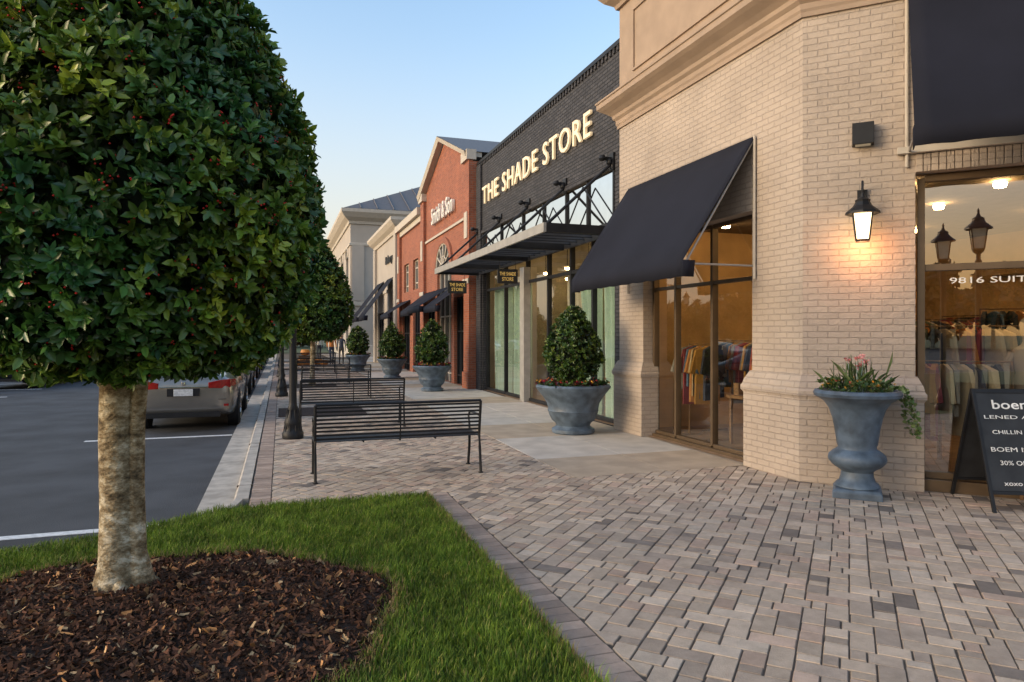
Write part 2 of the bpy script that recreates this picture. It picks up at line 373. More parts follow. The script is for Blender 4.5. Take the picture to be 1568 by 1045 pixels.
# ------------------------------------------------------------ ground
def sheet(name,pts,z,m,parent=None):
    mb=MB(); mb.add([(x,y,z) for x,y in pts],[tuple(range(len(pts)))],m); return mb.make(name,parent,recalc=False)
sheet('ground',[(-900,-900),(900,-900),(900,1500),(-900,1500)],-.16,'terrain')
sheet('asphalt_road',[(-13,-70),(-.42,-70),(-.42,130),(-13,130)],-.135,'asphalt')
sheet('asphalt_parking_lot',[(-70,-70),(-13.0,-70),(-13.0,130),(-70,130)],-.139,'asphalt')
KP=[(-.45,62),(-.45,7.35),(-.50,7.08),(-.64,6.86),(-.95,6.62),(-1.4,6.36),(-2.0,6.13),(-3,5.9),(-6,5.6),(-9,5.4),(-9.6,5.0),(-9.8,4),(-9.8,-30)]
mb=MB(); mb.sweep([(0,-.16),(-.0,-.02),(-.02,.003),(-.14,.003),(-.15,-.16)],KP[:2],'kerb')
mb.sweep([(0,-.16),(-.0,-.02),(-.015,.003),(-.09,.003),(-.10,-.16)],KP[1:],'kerb')
for y in range(8,60,3): mb.box(-.455,-.295,y,y+.012,-.1,.0045,'sand')
mb.make('kerb')
mb=MB()
y=7.2
while y<60:
    mb.box(-.80,-.45,y,y+2.99,-.16,-.112,'kerb'); y+=3
mb.make('gutter')
mb=MB()
mb.box(-3.1,-.82,7.02,7.14,-.134,-.130,'road_paint')
mb.box(-3.1,-.82,13.0,13.12,-.134,-.130,'road_paint')
mb.box(-3.1,-.82,20.0,20.12,-.134,-.130,'road_paint')
for k in range(8): mb.box(-12,-7.4,17+k*3.0,17.1+k*3.0,-.134,-.130,'road_paint')
mb.make('road_markings')
# lawn
xs=[p[0] for p in KP[2:9]][::-1]; ys=[p[1] for p in KP[2:9]][::-1]
def ylim(x): return np.where(x>-.45,6.95,np.interp(x,xs,ys))
sheet('lawn_soil',[(1.42,6.95),(-.35,6.97)]+[(x+.03,y-.06) for x,y in KP[2:]]+[(1.42,-30)],-.002,'soil')
MC=(-.8,4.2); MR=1.4
def mr(a): return MR*(1+.05*np.sin(a*3+1)+.03*np.sin(a*7))
rng=np.random.default_rng(3)
def grass(name,n,x0,x1,y0,y1,hgt,seed):
    rng=np.random.default_rng(seed)
    x=rng.uniform(x0,x1,n); y=rng.uniform(y0,y1,n)
    a=np.arctan2(y-MC[1],x-MC[0]); rr=np.hypot(x-MC[0],y-MC[1])
    k=(y<ylim(x)-.02)&(rr>mr(a)-.02+rng.normal(size=n)*.03)&(x<1.43)
    x,y,rr,a=x[k],y[k],rr[k],a[k]; n=len(x)
    clump=.5+.5*np.sin(x*7.1+np.sin(y*5.3)*2)*np.sin(y*6.3+np.sin(x*4.1)*2)
    c2_=.5+.5*np.sin(x*23+np.sin(y*17)*2)*np.sin(y*21+np.sin(x*15)*2)
    edge=np.exp(-np.minimum(np.abs(1.42-x),np.abs(6.95-y))/.06)*.35+np.exp(-np.abs(rr-mr(a))/.06)*.3
    h=hgt*rng.uniform(.5,1.25,n)*(.7+.35*clump+.25*c2_+edge)
    an=rng.uniform(0,2*np.pi,n); lean=rng.uniform(.1,.9,n)*h
    wd=rng.uniform(.0015,.0034,n)
    dx,dy=np.cos(an),np.sin(an); sx,sy=-dy*wd,dx*wd
    z0=np.full(n,-.005)
    V=np.stack([np.stack([x-sx,y-sy,z0],1),np.stack([x+sx,y+sy,z0],1),
      np.stack([x+sx*.8+dx*lean*.35,y+sy*.8+dy*lean*.35,h*.6],1),np.stack([x-sx*.8+dx*lean*.35,y-sy*.8+dy*lean*.35,h*.6],1),
      np.stack([x+dx*lean,y+dy*lean,h*.97],1)],1).reshape(-1,3)
    i=np.arange(n)[:,None]*5
    F=np.concatenate([i+np.array([[0,1,2]]),i+np.array([[0,2,3]]),i+np.array([[3,2,4]])],0)
    pal=np.array([(.13,.215,.022),(.165,.26,.028),(.085,.155,.018),(.23,.30,.04),(.31,.29,.085)])
    c=pal[rng.choice(5,n,p=[.3,.25,.23,.15,.07])]*(rng.uniform(.6,1.25,n)*(.60+.5*clump+.3*c2_))[:,None]
    dry=(np.exp(-np.abs(rr-mr(a))/.05)>rng.random(n)*1.6)|(np.exp(-np.abs(1.42-x)/.04)>rng.random(n)*2.4)
    c[dry]=np.array((.36,.27,.12))*rng.uniform(.6,1.1,(dry.sum(),1))
    return npmesh(name,V,F,'grassb',np.repeat(c,5,0))
grass('lawn_grass',230000,-2.9,1.44,2.3,6.95,.053,5)
# mulch bed
mb=MB(); vs=[];nr_,na=26,90
vs.append((MC[0],MC[1],.10))
for i in range(1,nr_+1):
    for k in range(na):
        a=2*math.pi*k/na; f=i/nr_; r=float(mr(a))*f*1.02
        x=MC[0]+r*math.cos(a); y=MC[1]+r*math.sin(a)
        z=.085*(1-f**3)+ (R.random()-.5)*.02+.012*math.sin(x*9)*math.sin(y*8) if i<nr_ else -.004
        vs.append((x,y,z+.004))
fs=[(0,1+k,1+(k+1)%na) for k in range(na)]
for i in range(nr_-1):
    for k in range(na): fs.append((1+i*na+k,1+(i+1)*na+k,1+(i+1)*na+(k+1)%na,1+i*na+(k+1)%na))
mb.add(vs,fs,'mulch'); bed=mb.make('mulch_bed',smooth='all')
def chips(n,seed,size,pal,parent):
    rng=np.random.default_rng(seed)
    a=rng.uniform(0,2*np.pi,n); f=np.sqrt(rng.random(n)); r=mr(a)*f*1.03
    x=MC[0]+r*np.cos(a); y=MC[1]+r*np.sin(a); z=.09*(1-f**3)+.012*np.sin(x*9)*np.sin(y*8)+rng.uniform(0,.028,n)
    d=unit(rng.normal(size=(n,3))*np.array([1,1,.5])); s=unit(np.cross(d,rng.normal(size=(n,3))*.5+np.array([0,0,1])))
    nn=np.cross(d,s)
    L=(size*rng.uniform(.3,1.5,n))[:,None]; W=L*rng.uniform(.12,.5,n)[:,None]; p=np.stack([x,y,z],1)
    V=np.stack([p-d*L-s*W*.6,p-d*L*.8+s*W,p+nn*L*.15+s*W*.8,p+nn*L*.15-s*W,p+d*L+s*W*.5,p+d*L*.9-s*W*.7],1).reshape(-1,3)
    i=np.arange(n)[:,None]*6
    F=np.concatenate([i+np.array([[0,1,2,3]]),i+np.array([[3,2,4,5]])],0)
    c=np.array(pal)[rng.integers(0,len(pal),n)]*rng.uniform(.5,1.5,n)[:,None]
    npmesh('wood_chips',V,F,'chip',np.repeat(c,6,0),parent)
chips(26000,11,.02,[(.06,.03,.02),(.10,.045,.028),(.04,.022,.015),(.15,.07,.04)],bed)
chips(1700,12,.028,[(.40,.22,.10),(.30,.14,.06),(.46,.31,.17)],bed)

# pavers -----------------------------------------------------
def clip(poly,x0,x1,y0,y1):
    for ax,val,s in ((0,x0,1),(0,x1,-1),(1,y0,1),(1,y1,-1)):
        out=[];n=len(poly)
        for i in range(n):
            p,q=poly[i],poly[(i+1)%n]; a=(p[ax]-val)*s; b=(q[ax]-val)*s
            if a>=0: out.append(p)
            if (a>=0)!=(b>=0):
                t=a/(a-b); out.append((p[0]+(q[0]-p[0])*t,p[1]+(q[1]-p[1])*t))
        poly=out
        if len(poly)<3: return None
    return poly
REG=[(1.65,10.5,-3,7.23),(-.09,3.2,7.23,48),(-.09,1.65,6.97,7.23)]
PV=[];PF=[];PC=[]
PAL=[(.48,.385,.30),(.43,.345,.275),(.53,.43,.34),(.36,.29,.235),(.47,.35,.275),(.21,.175,.15),(.50,.415,.335),(.46,.37,.29)]
def paver(poly,col):
    n=len(poly); cx=sum(p[0] for p in poly)/n; cy=sum(p[1] for p in poly)/n
    ar=abs(sum(poly[i][0]*poly[(i+1)%n][1]-poly[(i+1)%n][0]*poly[i][1] for i in range(n)))/2
    if ar<.0015: return
    b=len(PV); dz=R.uniform(-.0022,.0022); tx=R.uniform(-.014,.014); ty=R.uniform(-.014,.014); sh=R.uniform(-.0012,.0012); sv=R.uniform(-.0012,.0012)
    for ins,z in ((.0020,-.011),(.0078,-.001)):
        for x,y in poly:
            dx,dy=cx-x,cy-y; l=math.hypot(dx,dy)+1e-6; k=min(.4,ins*1.5/l)
            X,Y=x+dx*k,y+dy*k; PV.append((X+sh,Y+sv,z+dz+tx*(X-cx)+ty*(Y-cy))); PC.append(col if z>-.01 else tuple(v*.36 for v in col))
    for i in range(n): PF.append((b+i,b+(i+1)%n,b+n+(i+1)%n,b+n+i))
    PF.append(tuple(b+n+i for i in range(n)))
W=.125; s2=math.sqrt(.5)
def inreg(p): return any(r[0]<=p[0]<=r[1] and r[2]<=p[1]<=r[3] for r in REG)
for i in range(-60,520):
    for j in range(-480,160):
        d=(i-j)%4
        if d==0: q=[(i,j),(i+2,j),(i+2,j+1),(i,j+1)]
        elif d==3: q=[(i,j),(i+1,j),(i+1,j+2),(i,j+2)]
        else: continue
        cx=(q[0][0]+q[2][0])/2*W; cy=(q[0][1]+q[2][1])/2*W
        X=(cx+cy)*s2; Y=(cx-cy)*s2
        if not(-.4<X<10.7 and -3.2<Y<48.2): continue
        if X>3.5 and Y>7.6: continue
        if X<1.4 and Y<6.7: continue
        if X+Y>12.6 and Y<7.3: continue
        r_=R.random()
        (a0,b0),(a1,b1)=q[0],q[2]
        cut=None
        if r_<.24: cut=1.0
        elif r_<.38: cut=1.35
        elif r_<.50: cut=.65
        if cut is None: qs=[q]
        elif d==0: qs=[[(a0,b0),(a0+cut,b0),(a0+cut,b1),(a0,b1)],[(a0+cut,b0),(a1,b0),(a1,b1),(a0+cut,b1)]]
        else: qs=[[(a0,b0),(a1,b0),(a1,b0+cut),(a0,b0+cut)],[(a0,b0+cut),(a1,b0+cut),(a1,b1),(a0,b1)]]
        for q in qs:
            poly=[((a+b)*W*s2,(a-b)*W*s2) for a,b in q][::-1]
            c=PAL[R.choices(range(8),[5,5,4,3,4,1.5,3,4])[0]]; g=R.uniform(.82,1.12)*(.93 if d==0 else 1.03); c=(c[0]*g,c[1]*g,c[2]*g)
            if all(inreg(p) for p in poly): paver(poly,c)
            elif Y>30: continue
            else:
                for r in REG:
                    pc=clip(poly,*r)
                    if pc: paver(pc,c)
def border(x0,x1,y0,y1,axis):
    t=y0 if axis=='y' else x0
    e=y1 if axis=='y' else x1
    while t<e:
        t2=min(t+.105,e); c=(.40,.30,.24); g=R.uniform(.7,1.15); c=tuple(k*g for k in c)
        if axis=='y': paver([(x0,t),(x1,t),(x1,t2),(x0,t2)],c)
        else: paver([(t,y0),(t2,y0),(t2,y1),(t,y1)],c)
        t=t2
border(1.44,1.65,-3,6.97,'y'); border(-.295,-.09,6.97,46,'y')
me=bpy.data.meshes.new('brick_paving'); me.from_pydata(PV,[],PF); me.materials.append(M['paver'])
a=me.color_attributes.new('Col','FLOAT_COLOR','POINT'); cc=np.ones((len(PV),4),np.float32); cc[:,:3]=PC; a.data.foreach_set('color',cc.ravel())
o=bpy.data.objects.new('brick_paving',me); COL.objects.link(o)
mb=MB()
mb.add([(-.3,6.96,-.010),(14,6.96,-.010),(14,62,-.010),(-.3,62,-.010)],[(0,1,2,3)],'sand')
mb.add([(1.43,-40,-.010),(40,-40,-.010),(40,6.96,-.010),(1.43,6.96,-.010)],[(0,1,2,3)],'sand')
mb.make('pavement_bedding',recalc=False)
mb=MB(); rows=[(7.24,8.45,1),(8.45,10.3,0),(10.3,11.9,1),(11.9,13.8,0),(13.8,15.7,0),(15.7,17.3,1),(17.3,19.2,0),(19.2,21.1,0),(21.1,22.6,1)]
y=22.6
while y<60: rows.append((y,y+1.9,int(y)%3==0)); y+=1.9
for y0,y1,k in rows:
    for x0,x1 in ((3.205,4.45),(4.45,6.6)):
        mb.box(x0+.004,x1-.004,y0+.004,y1-.004,-.05,-.001+R.uniform(-.002,.002),'concrete2' if k else 'concrete')
mb.make('concrete_walkway',bevel=.004)

# ------------------------------------------------------------ corner shop (cream brick)
XB=5.58; CX,CY=5.58,6.25; YB=10.65
FS=Fr(XB,0,0,1,-1,0); FC=Fr(CX,CY,s2,-s2,-s2,-s2)
cb=empty('corner_shop_building')
mb=MB()
mb.wall(FS,CY,YB,0,5.36,[(7.12,9.83,0,3.2)],'cream',.25)
mb.wall(FC,0,5.2,0,5.36,[(1.10,4.5,0,3.36)],'cream',.2)
P=FC.P(5.2,0,0)
mb.add([(XB,YB,0),(9,YB,0),(9,YB,5.4),(XB,YB,5.4)],[(0,1,2,3)],'cream')
mb.add([(P[0],P[1],0),(P[0]+6,P[1],0),(P[0]+6,P[1],5.4),(P[0],P[1],5.4)],[(0,1,2,3)],'cream')
mb.make('brick_walls',cb,recalc=False)
mb=MB()
mb.wall(FS,CY,YB,5.36,7.4,[],'stucco'); mb.wall(FC,0,5.2,5.36,7.4,[],'stucco')
mb.add([(XB,YB,5.36),(12,YB,5.36),(12,YB,7.4),(XB,YB,7.4)],[(0,1,2,3)],'stucco')
mb.make('upper_walls',cb,recalc=False)
path=[(9,YB),(XB,YB),(CX,CY),FC.P(5.2,0,0)[:2]]
mb=MB()
mb.sweep([(0,5.22),(.03,5.22),(.035,5.27),(.05,5.30),(.05,5.36),(.09,5.40),(.10,5.45),(.16,5.50),(.25,5.56),(.30,5.60),(.30,5.68),(.32,5.69),(.32,5.72),(.05,5.80),(.04,5.84),(0,5.84)],path,'stucco')
mb.sweep([(0,7.3),(.05,7.3),(.07,7.36),(.2,7.45),(.34,7.62),(.38,7.65),(.38,7.78),(.2,7.82),(0,7.82)],path,'stucco')
mb.make('cornice',cb)
mb=MB()
for F,a,b in ((FS,6.75,10.15),(FC,.5,4.8)):
    for u0,u1,v0,v1 in ((a,b,6.05,6.09),(a,b,7.05,7.09),(a,a+.04,6.092,7.048),(b-.04,b,6.092,7.048)):
        mb.fbox(F,u0,u1,v0,v1,.001,.03,'stucco')
mb.make('wall_panel_moulding',cb)
base=[(.0,.0),(.075,.0),(.075,.93),(.085,.95),(.10,.97),(.10,1.02),(.085,1.04),(.07,1.10),(.035,1.17),(.02,1.20),(0,1.205)]
mb=MB()
mb.sweep(base,[(9,YB),(XB,YB),(XB,9.83),(XB+.24,9.83)],'cream')
mb.sweep(base,[(XB+.24,7.12),(XB,7.12),(CX,CY),FC.P(1.10,0,0)[:2],FC.P(1.10,0,-.19)[:2]],'cream')
mb.sweep(base,[FC.P(4.5,0,-.19)[:2],FC.P(4.5,0,0)[:2],FC.P(5.2,0,0)[:2]],'cream')
mb.make('wall_base',cb)
def storefront(mb,gl,F,us,vs,w,fm='bronze',t=.05,glass='glass',v0=None):
    u0,u1=us[0],us[-1]; a,b=vs[0],vs[-1]
    for u in us: mb.fbox(F,u-t/2,u+t/2,a,b,w-.05,w+.05,fm)
    for i in range(len(us)-1):
        for v in vs: mb.fbox(F,us[i]+t/2+.001,us[i+1]-t/2-.001,v-t/2,v+t/2,w-.04,w+.04,fm)
    gl.fquad(F,u0,u1,a,b,w,glass)
mb=MB(); gl=MB()
storefront(mb,gl,FS,[7.16,8.22,9.16,9.80],[.08,2.38,3.17],-.22)
mb.fbox(FS,7.13,9.82,0,.055,-.25,-.12,'bronze')
storefront(mb,gl,FC,[1.16,2.5,3.7,4.44],[.16,2.36,3.31],-.14,t=.07,glass='glassb')
mb.fbox(FC,1.11,4.49,0,.124,-.19,-.02,'bronze')
mb.make('window_frames',cb,bevel=.004); gl.make('window_panes',cb,recalc=False)
mb=MB()
mb.fbox(FC,.93,5.1,3.56,3.63,.001,.07,'trim')
u=1.10
while u<4.5: mb.fbox(FC,u+.004,u+.066,3.363,3.553,.001,.022,'cream'); u+=.07
mb.make('window_lintel',cb,bevel=.004)
mb=MB(); rp=[(XB+.05,YB-.03),(XB+.05,CY),FC.P(5.2,0,-.05)[:2],(P[0]+6,P[1]),(15,YB-.03)]
mb.add([(x,y,7.6) for x,y in rp],[tuple(range(5))],'roofm'); mb.make('roof',cb,recalc=False)
mb=MB()
rp=[(XB+.03,YB-.1),(XB+.03,CY+.05),FC.P(5.1,0,-.03)[:2],(12.5,FC.P(5.1,0,0)[1]),(12.5,YB-.1)]
mb.add([(x,y,.012) for x,y in rp],[tuple(range(5))],'floor'); mb.add([(x,y,3.5) for x,y in rp],[tuple(range(5))],'ceil')
for i in (2,3,4):
    a_,b_=rp[i],rp[(i+1)%5]; mb.add([(a_[0],a_[1],0),(b_[0],b_[1],0),(b_[0],b_[1],3.5),(a_[0],a_[1],3.5)],[(0,1,2,3)],'inwall')
mb.make('shop_interior',cb,recalc=False)
mb=MB()
for x,y in [(7,9.6),(8.6,9.2),(10.4,9),(7.2,7.9),(8.8,7.2),(10.6,7),(8.2,5.9),(9.6,5.4),(11,5.2),(9.4,4.2),(10.8,3.8),(7.3,6.4)]:
    mb.lathe(x,y,[(.06,0),(.075,.05)],'lampin',12,3.42)
mb.make('ceiling_lamps',cb)
def rack(p,q,h,n,parent,rng,floor=.012,name='clothes_rack'):
    px=np.array(p);qx=np.array(q); L=np.linalg.norm(qx-px); d=(qx-px)/L; s=np.array((-d[1],d[0]))
    mb=MB(); P3=lambda t,o,z:(px[0]+d[0]*t+s[0]*o,px[1]+d[1]*t+s[1]*o,z)
    mb.tube([P3(0,0,floor),P3(0,0,h),P3(L,0,h),P3(L,0,floor)],.014,'wood',6)
    mb.tube([P3(0,-.25,floor+.02),P3(0,.25,floor+.02)],.014,'wood',6); mb.tube([P3(L,-.25,floor+.02),P3(L,.25,floor+.02)],.014,'wood',6)
    mb.make(name,parent)
    V=[];F=[];C=[]
    pal=[(.42,.30,.16),(.05,.055,.08),(.34,.08,.04),(.45,.36,.24),(.12,.13,.09),(.42,.21,.05),(.03,.03,.035),(.08,.13,.20),(.42,.18,.06),(.26,.05,.06),(.24,.22,.19),(.03,.03,.04)]
    for i in range(n):
        t=.06+(L-.12)*i/max(1,n-1); ln=rng.uniform(.55,1.0); w=rng.uniform(.17,.26); c=pal[rng.integers(len(pal))]; b=len(V)
        ring=[(o,z) for o,z in [(.03,-.03),(w*.8,-.09),(w*1.15,-.45),(w*.85,-.47),(w*.75,-.25),(w*.8,-ln)]]
        full=ring+[(-o,z) for o,z in ring[::-1]]
        tw=rng.uniform(-.5,.5)
        for sd in (-.02,.02):
            for o,z in full:
                V.append(P3(t+sd+o*tw+rng.uniform(-.014,.014),o,h+z)); C.append(c)
        m=len(full)
        F.append([b+k for k in range(m)]); F.append([b+m+k for k in range(m)][::-1])
        for k in range(m): F.append([b+k,b+(k+1)%m,b+m+(k+1)%m,b+m+k])
    me=bpy.data.meshes.new('garments'); me.from_pydata(V,[],F); me.materials.append(M['cloth'])
    a=me.color_attributes.new('Col','FLOAT_COLOR','POINT'); c=np.ones((len(V),4),np.float32); c[:,:3]=C; a.data.foreach_set('color',c.ravel())
    o=bpy.data.objects.new('garments',me); COL.objects.link(o); o.parent=parent
rg=np.random.default_rng(4)
rack((7.0,9.9),(7.0,7.9),1.55,26,cb,rg); rack((8.6,9.9),(8.6,7.3),1.75,30,cb,rg); rack((7.2,6.9),(9.0,5.1),1.75,26,cb,rg)
rack((8.3,4.5),(9.3,3.5),1.4,16,cb,rg); rack((9.2,6.9),(11.2,4.7),2.0,30,cb,rg); rack((12.2,9.9),(12.2,5),2.0,44,cb,rg)
rack((6.85,5.9),(7.55,5.3),1.35,12,cb,rg); rack((6.3,9.6),(6.3,8.9),1.5,9,cb,rg); rack((9.9,8.6),(11.6,8.6),1.9,24,cb,rg); rack((7.4,8.9),(8.3,7.7),1.4,14,cb,rg)
mb=MB()
def table(x,y,w,d,h,n=6):
    mb.box(x-w/2,x+w/2,y-d/2,y+d/2,h-.05,h,'wood')
    for sx in (-1,1):
        for sy in (-1,1): mb.box(x+sx*(w/2-.05)-.02,x+sx*(w/2-.05)+.02,y+sy*(d/2-.05)-.02,y+sy*(d/2-.05)+.02,.012,h-.05,'wood')
    for k in range(n):
        bx=x-w/2+.1+(w-.2)*k/max(1,n-1); by=y+R.uniform(-d/4,d/4); mb.box(bx-.07,bx+.07,by-.06,by+.06,h,h+R.uniform(.04,.22),R.choice(['curtain2','awning','pumpkin','white','tail','urn','wood']))
table(8.7,4.5,.8,.5,.85); table(6.6,8.4,.5,.6,.75,4); table(7.25,4.95,.7,.45,.7); table(7.9,6.9,.7,.5,.8)
for k in range(4):
    mb.box(12.3,12.45,3.2,9,.6+k*.7,.63+k*.7,'wood')
for k in range(5):
    mb.box(9.3,11.9,10.2,10.5,.5+k*.5,.53+k*.5,'wood')
    for j in range(12):
        bx=9.4+j*.21; mb.box(bx,bx+.14,10.22,10.42,.532+k*.5,.532+k*.5+R.uniform(.1,.35),R.choice(['curtain2','awning','pumpkin','white','tail','urn','gold']))
mb.make('display_tables',cb,bevel=.005)
def mannequin(x,y,parent,z=.012,m='concrete2'):
    mb=MB()
    mb.lathe(x,y,[(.16,0),(.15,.02),(.015,.04),(.012,.95)],'black',16,z)
    mb.lathe(x,y,[(.05,.92),(.14,.95),(.15,1.02),(.12,1.15),(.105,1.2),(.125,1.3),(.145,1.40),(.13,1.47),(.06,1.52),(.04,1.56),(.042,1.60),(.065,1.65),(.075,1.72),(.065,1.79),(.03,1.83)],m,20,z)
    for s in (-1,1): mb.tube([(x+s*.11,y-s*.09,z+1.43),(x+s*.17,y-s*.14,z+1.22),(x+s*.17,y-s*.16,z+.98)],[.042,.036,.025],m,8)
    mb.make('mannequin_form',parent,smooth=True)
mannequin(8.0,5.45,cb); mannequin(6.5,7.7,cb)
text('9816 SUITE E',FC,1.42,2.185,-.12,.86,.062,'white',cb,'address_lettering',.004,.0)
awning('street_awning',FS,7.04,10.3,4.11,2.54,2.34,1.04,cb)
awning('corner_awning',FC,1.02,4.8,5.5,3.62,3.42,.92,cb)
mb=MB(); mb.fbox(FC,.50,.71,3.70,3.93,.0,.13,'black'); mb.fbox(FC,.53,.68,3.694,3.70,.02,.11,'lanternoff'); mb.make('wall_light_box',cb,bevel=.008)
def lantern(mb,x,y,z,s=1,lit='lantern'):
    mb.lathe(x,y,[(.085*s,0),(.125*s,.27*s)],lit,4,z)
    for k in range(4):
        a=2*math.pi*k/4
        mb.tube([(x+.088*s*math.cos(a),y+.088*s*math.sin(a),z-.005),(x+.13*s*math.cos(a),y+.13*s*math.sin(a),z+.275*s)],.009*s,'black',5)
    mb.lathe(x,y,[(.09*s,-.025*s),(.098*s,0)],'black',4,z)
    mb.lathe(x,y,[(.17*s,.27*s),(.165*s,.295*s),(.09*s,.36*s),(.07*s,.40*s),(.075*s,.42*s),(.03*s,.45*s),(.012*s,.50*s),(.018*s,.52*s),(.004*s,.56*s)],'black',8,z)
wl=empty('wall_lantern'); mb=MB(); lp=FC.P(.60,2.64,.20); lantern(mb,lp[0],lp[1],2.66,1.0)
mb.fbox(FC,.55,.65,2.93,3.22,.002,.03,'black')
mb.tube([FC.P(.60,3.1,.02),FC.P(.60,3.24,.06),FC.P(.60,3.29,.14),FC.P(.60,3.2,.20)],.012,'black',6)
mb.make('lantern_body',wl)
ld=bpy.data.lights.new('lantern_bulb','POINT'); ld.energy=13; ld.color=(1,.40,.16); ld.shadow_soft_size=.06
lo=bpy.data.objects.new('lantern_bulb',ld); COL.objects.link(lo); lo.location=FC.P(.60,2.58,.24); lo.parent=wl

# ------------------------------------------------------------ grey brick shop
sh=empty('grey_brick_shop'); XS=5.64; FG=Fr(XS,0,0,1,-1,0); Y0,Y1=YB,19.9
mb=MB(); mb.wall(FG,Y0,Y1,0,6.75,[(10.95,19.35,0,4.62)],'grey',.2)
mb.make('brick_walls',sh,recalc=False)
mb=MB()
mb.box(XS-.04,XS+.3,Y0+.01,Y1,6.75,6.83,'black'); 
mb.fbox(FG,19.4,19.85,0,6.7,.001,.06,'grey')
mb.fbox(FG,10.95,19.35,4.62,4.72,.001,.05,'grey')
for k in range(60): 
    y=Y0+.1+k*.153
    if y<Y1-.1: mb.fbox(FG,y,y+.07,6.66,6.745,.001,.03,'grey')
mb.make('parapet',sh)
mb=MB(); mb.add([(XS+.05,Y0,6.6),(14,Y0,6.6),(14,Y1,6.6),(XS+.05,Y1,6.6)],[(0,1,2,3)],'roofm'); mb.make('roof',sh,recalc=False)
mb=MB(); gl=MB()
us=[10.99,12.1,13.15,14.45,15.85,17.6,19.31]
storefront(mb,gl,FG,us,[.06,2.95,3.6],-.15,'black',.07)
gl.fquad(FG,10.96,19.34,3.66,4.61,-.03,'glassc')
for u in [10.99,12.1,13.15,14.45,15.85,17.6,19.31]: mb.fbox(FG,u-.025,u+.025,3.66,4.61,-.028,.012,'black')
mb.fbox(FG,10.96,19.34,3.64,3.69,-.027,.010,'black')
mb.fbox(FG,15.7,16.0,0,3.3,-.145,.02,'steel')
mb.make('window_frames',sh); gl.make('window_panes',sh,recalc=False)
mb=MB()
for z,m in ((.012,'floor'),(4.7,'ceil')): mb.add([(XS+.03,10.75,z),(9,10.75,z),(9,19.8,z),(XS+.03,19.8,z)],[(0,1,2,3)],m)
for a_,b_ in (((XS+.03,10.75),(9,10.75)),((9,10.75),(9,19.8)),((9,19.8),(XS+.03,19.8))): mb.add([(a_[0],a_[1],0),(b_[0],b_[1],0),(b_[0],b_[1],4.7),(a_[0],a_[1],4.7)],[(0,1,2,3)],'inwall2')
mb.make('shop_interior',sh,recalc=False)
mb=MB()
for y in (11.6,13,14.5,16,17.5,19): 
    for x in (6.9,8.2): mb.lathe(x,y,[(.05,0),(.06,.05)],'lampin',12,3.3); mb.tube([(x,y,3.35),(x,y,4.7)],.008,'black',4)
mb.make('ceiling_lamps',sh)
def drape(u0,u1,z0,z1,x,m,parent,amp=.05,fr=26,gather=0):
    mb=MB(); n=int((u1-u0)*50); K=6; vs=[]
    for k in range(K+1):
        f=k/K; z=z0+(z1-z0)*f; pinch=1-gather*math.sin(math.pi*min(1,f*1.2))**2
        for i in range(n+1):
            t=i/n; u=u0+(u1-u0)*t*pinch; vs.append((x+amp*math.sin(t*(u1-u0)*fr)+.02*math.sin(t*17+f*2),u,z))
    fs=[(k*(n+1)+i,k*(n+1)+i+1,(k+1)*(n+1)+i+1,(k+1)*(n+1)+i) for k in range(K) for i in range(n)]
    mb.add(vs,fs,m); mb.make('drapes',parent,smooth='all',recalc=False)
drape(11.1,12.05,.05,2.95,XS+.34,'curtain',sh,.07,22); drape(12.2,13.1,.05,2.95,XS+.36,'curtain',sh,.07,22,gather=.35)
drape(16.2,17.3,.05,2.95,XS+.34,'curtain',sh,.07,22); drape(17.7,19.2,.05,2.95,XS+.36,'curtain',sh,.07,22); drape(13.3,14.0,.05,2.95,XS+.45,'curtain2',sh,gather=.3)
mb=MB(); mb.box(7,7.6,12.4,14.4,.012,.9,'wood'); mb.box(8.7,8.95,11,19,1.0,2.6,'wood'); 
for k in range(14): mb.box(8.62,8.7,11.2+k*.55,11.55+k*.55,1.2,2.4,R.choice(['curtain2','curtain','stucco','trim','urn']))
mb.make('shop_displays',sh)
text('THE SHADE STORE',FG,19.15,5.43,.03,7.35,.50,'letters',sh,'sign_lettering',.05,.003,-1,1.15)
mb=MB(); cx0,cx1=4.33,XS-.001; c0,c1=10.95,19.75
mb.box(cx0-.05,cx0,c0,c1,3.42,3.58,'steel'); mb.box(cx0+.001,cx1,c0,c0+.05,3.42,3.58,'black'); mb.box(cx0+.001,cx1,c1-.05,c1,3.42,3.58,'black')
mb.box(cx1-.06,cx1,c0+.051,c1-.051,3.42,3.58,'black')
ybr=[11.0,13.15,15.35,17.55,19.7]
for y in ybr[1:-1]: mb.box(cx0+.001,cx1-.061,y-.04,y+.04,3.40,3.58,'black')
y=c0+.15
while y<c1-.1:
    if min(abs(y-b) for b in ybr)>.09:
        mb.add([(cx0+.002,y-.05,3.47),(cx1-.07,y-.05,3.47),(cx1-.07,y+.03,3.53),(cx0+.002,y+.03,3.53),(cx0+.002,y-.05,3.485),(cx1-.07,y-.05,3.485),(cx1-.07,y+.03,3.545),(cx0+.002,y+.03,3.545)],MB.BF,'black')
    y+=.34
for y in ybr:
    yy=min(max(y,c0+.06),c1-.06)
    mb.tube([(XS-.02,yy,4.72),(cx0+.03,yy,3.56)],.028,'black',8)
    mb.lathe(XS-.07,yy,[(.03,0),(.06,.03),(.06,.09),(.03,.12)],'black',12,4.68); mb.box(XS-.04,XS-.001,yy-.08,yy+.08,4.6,4.9,'black')
    mb.box(XS-.2,XS-.04,yy-.02,yy+.02,4.76,4.82,'black'); mb.lathe(XS-.22,yy,[(.03,0),(.07,.04),(.05,.1)],'black',10,4.74)
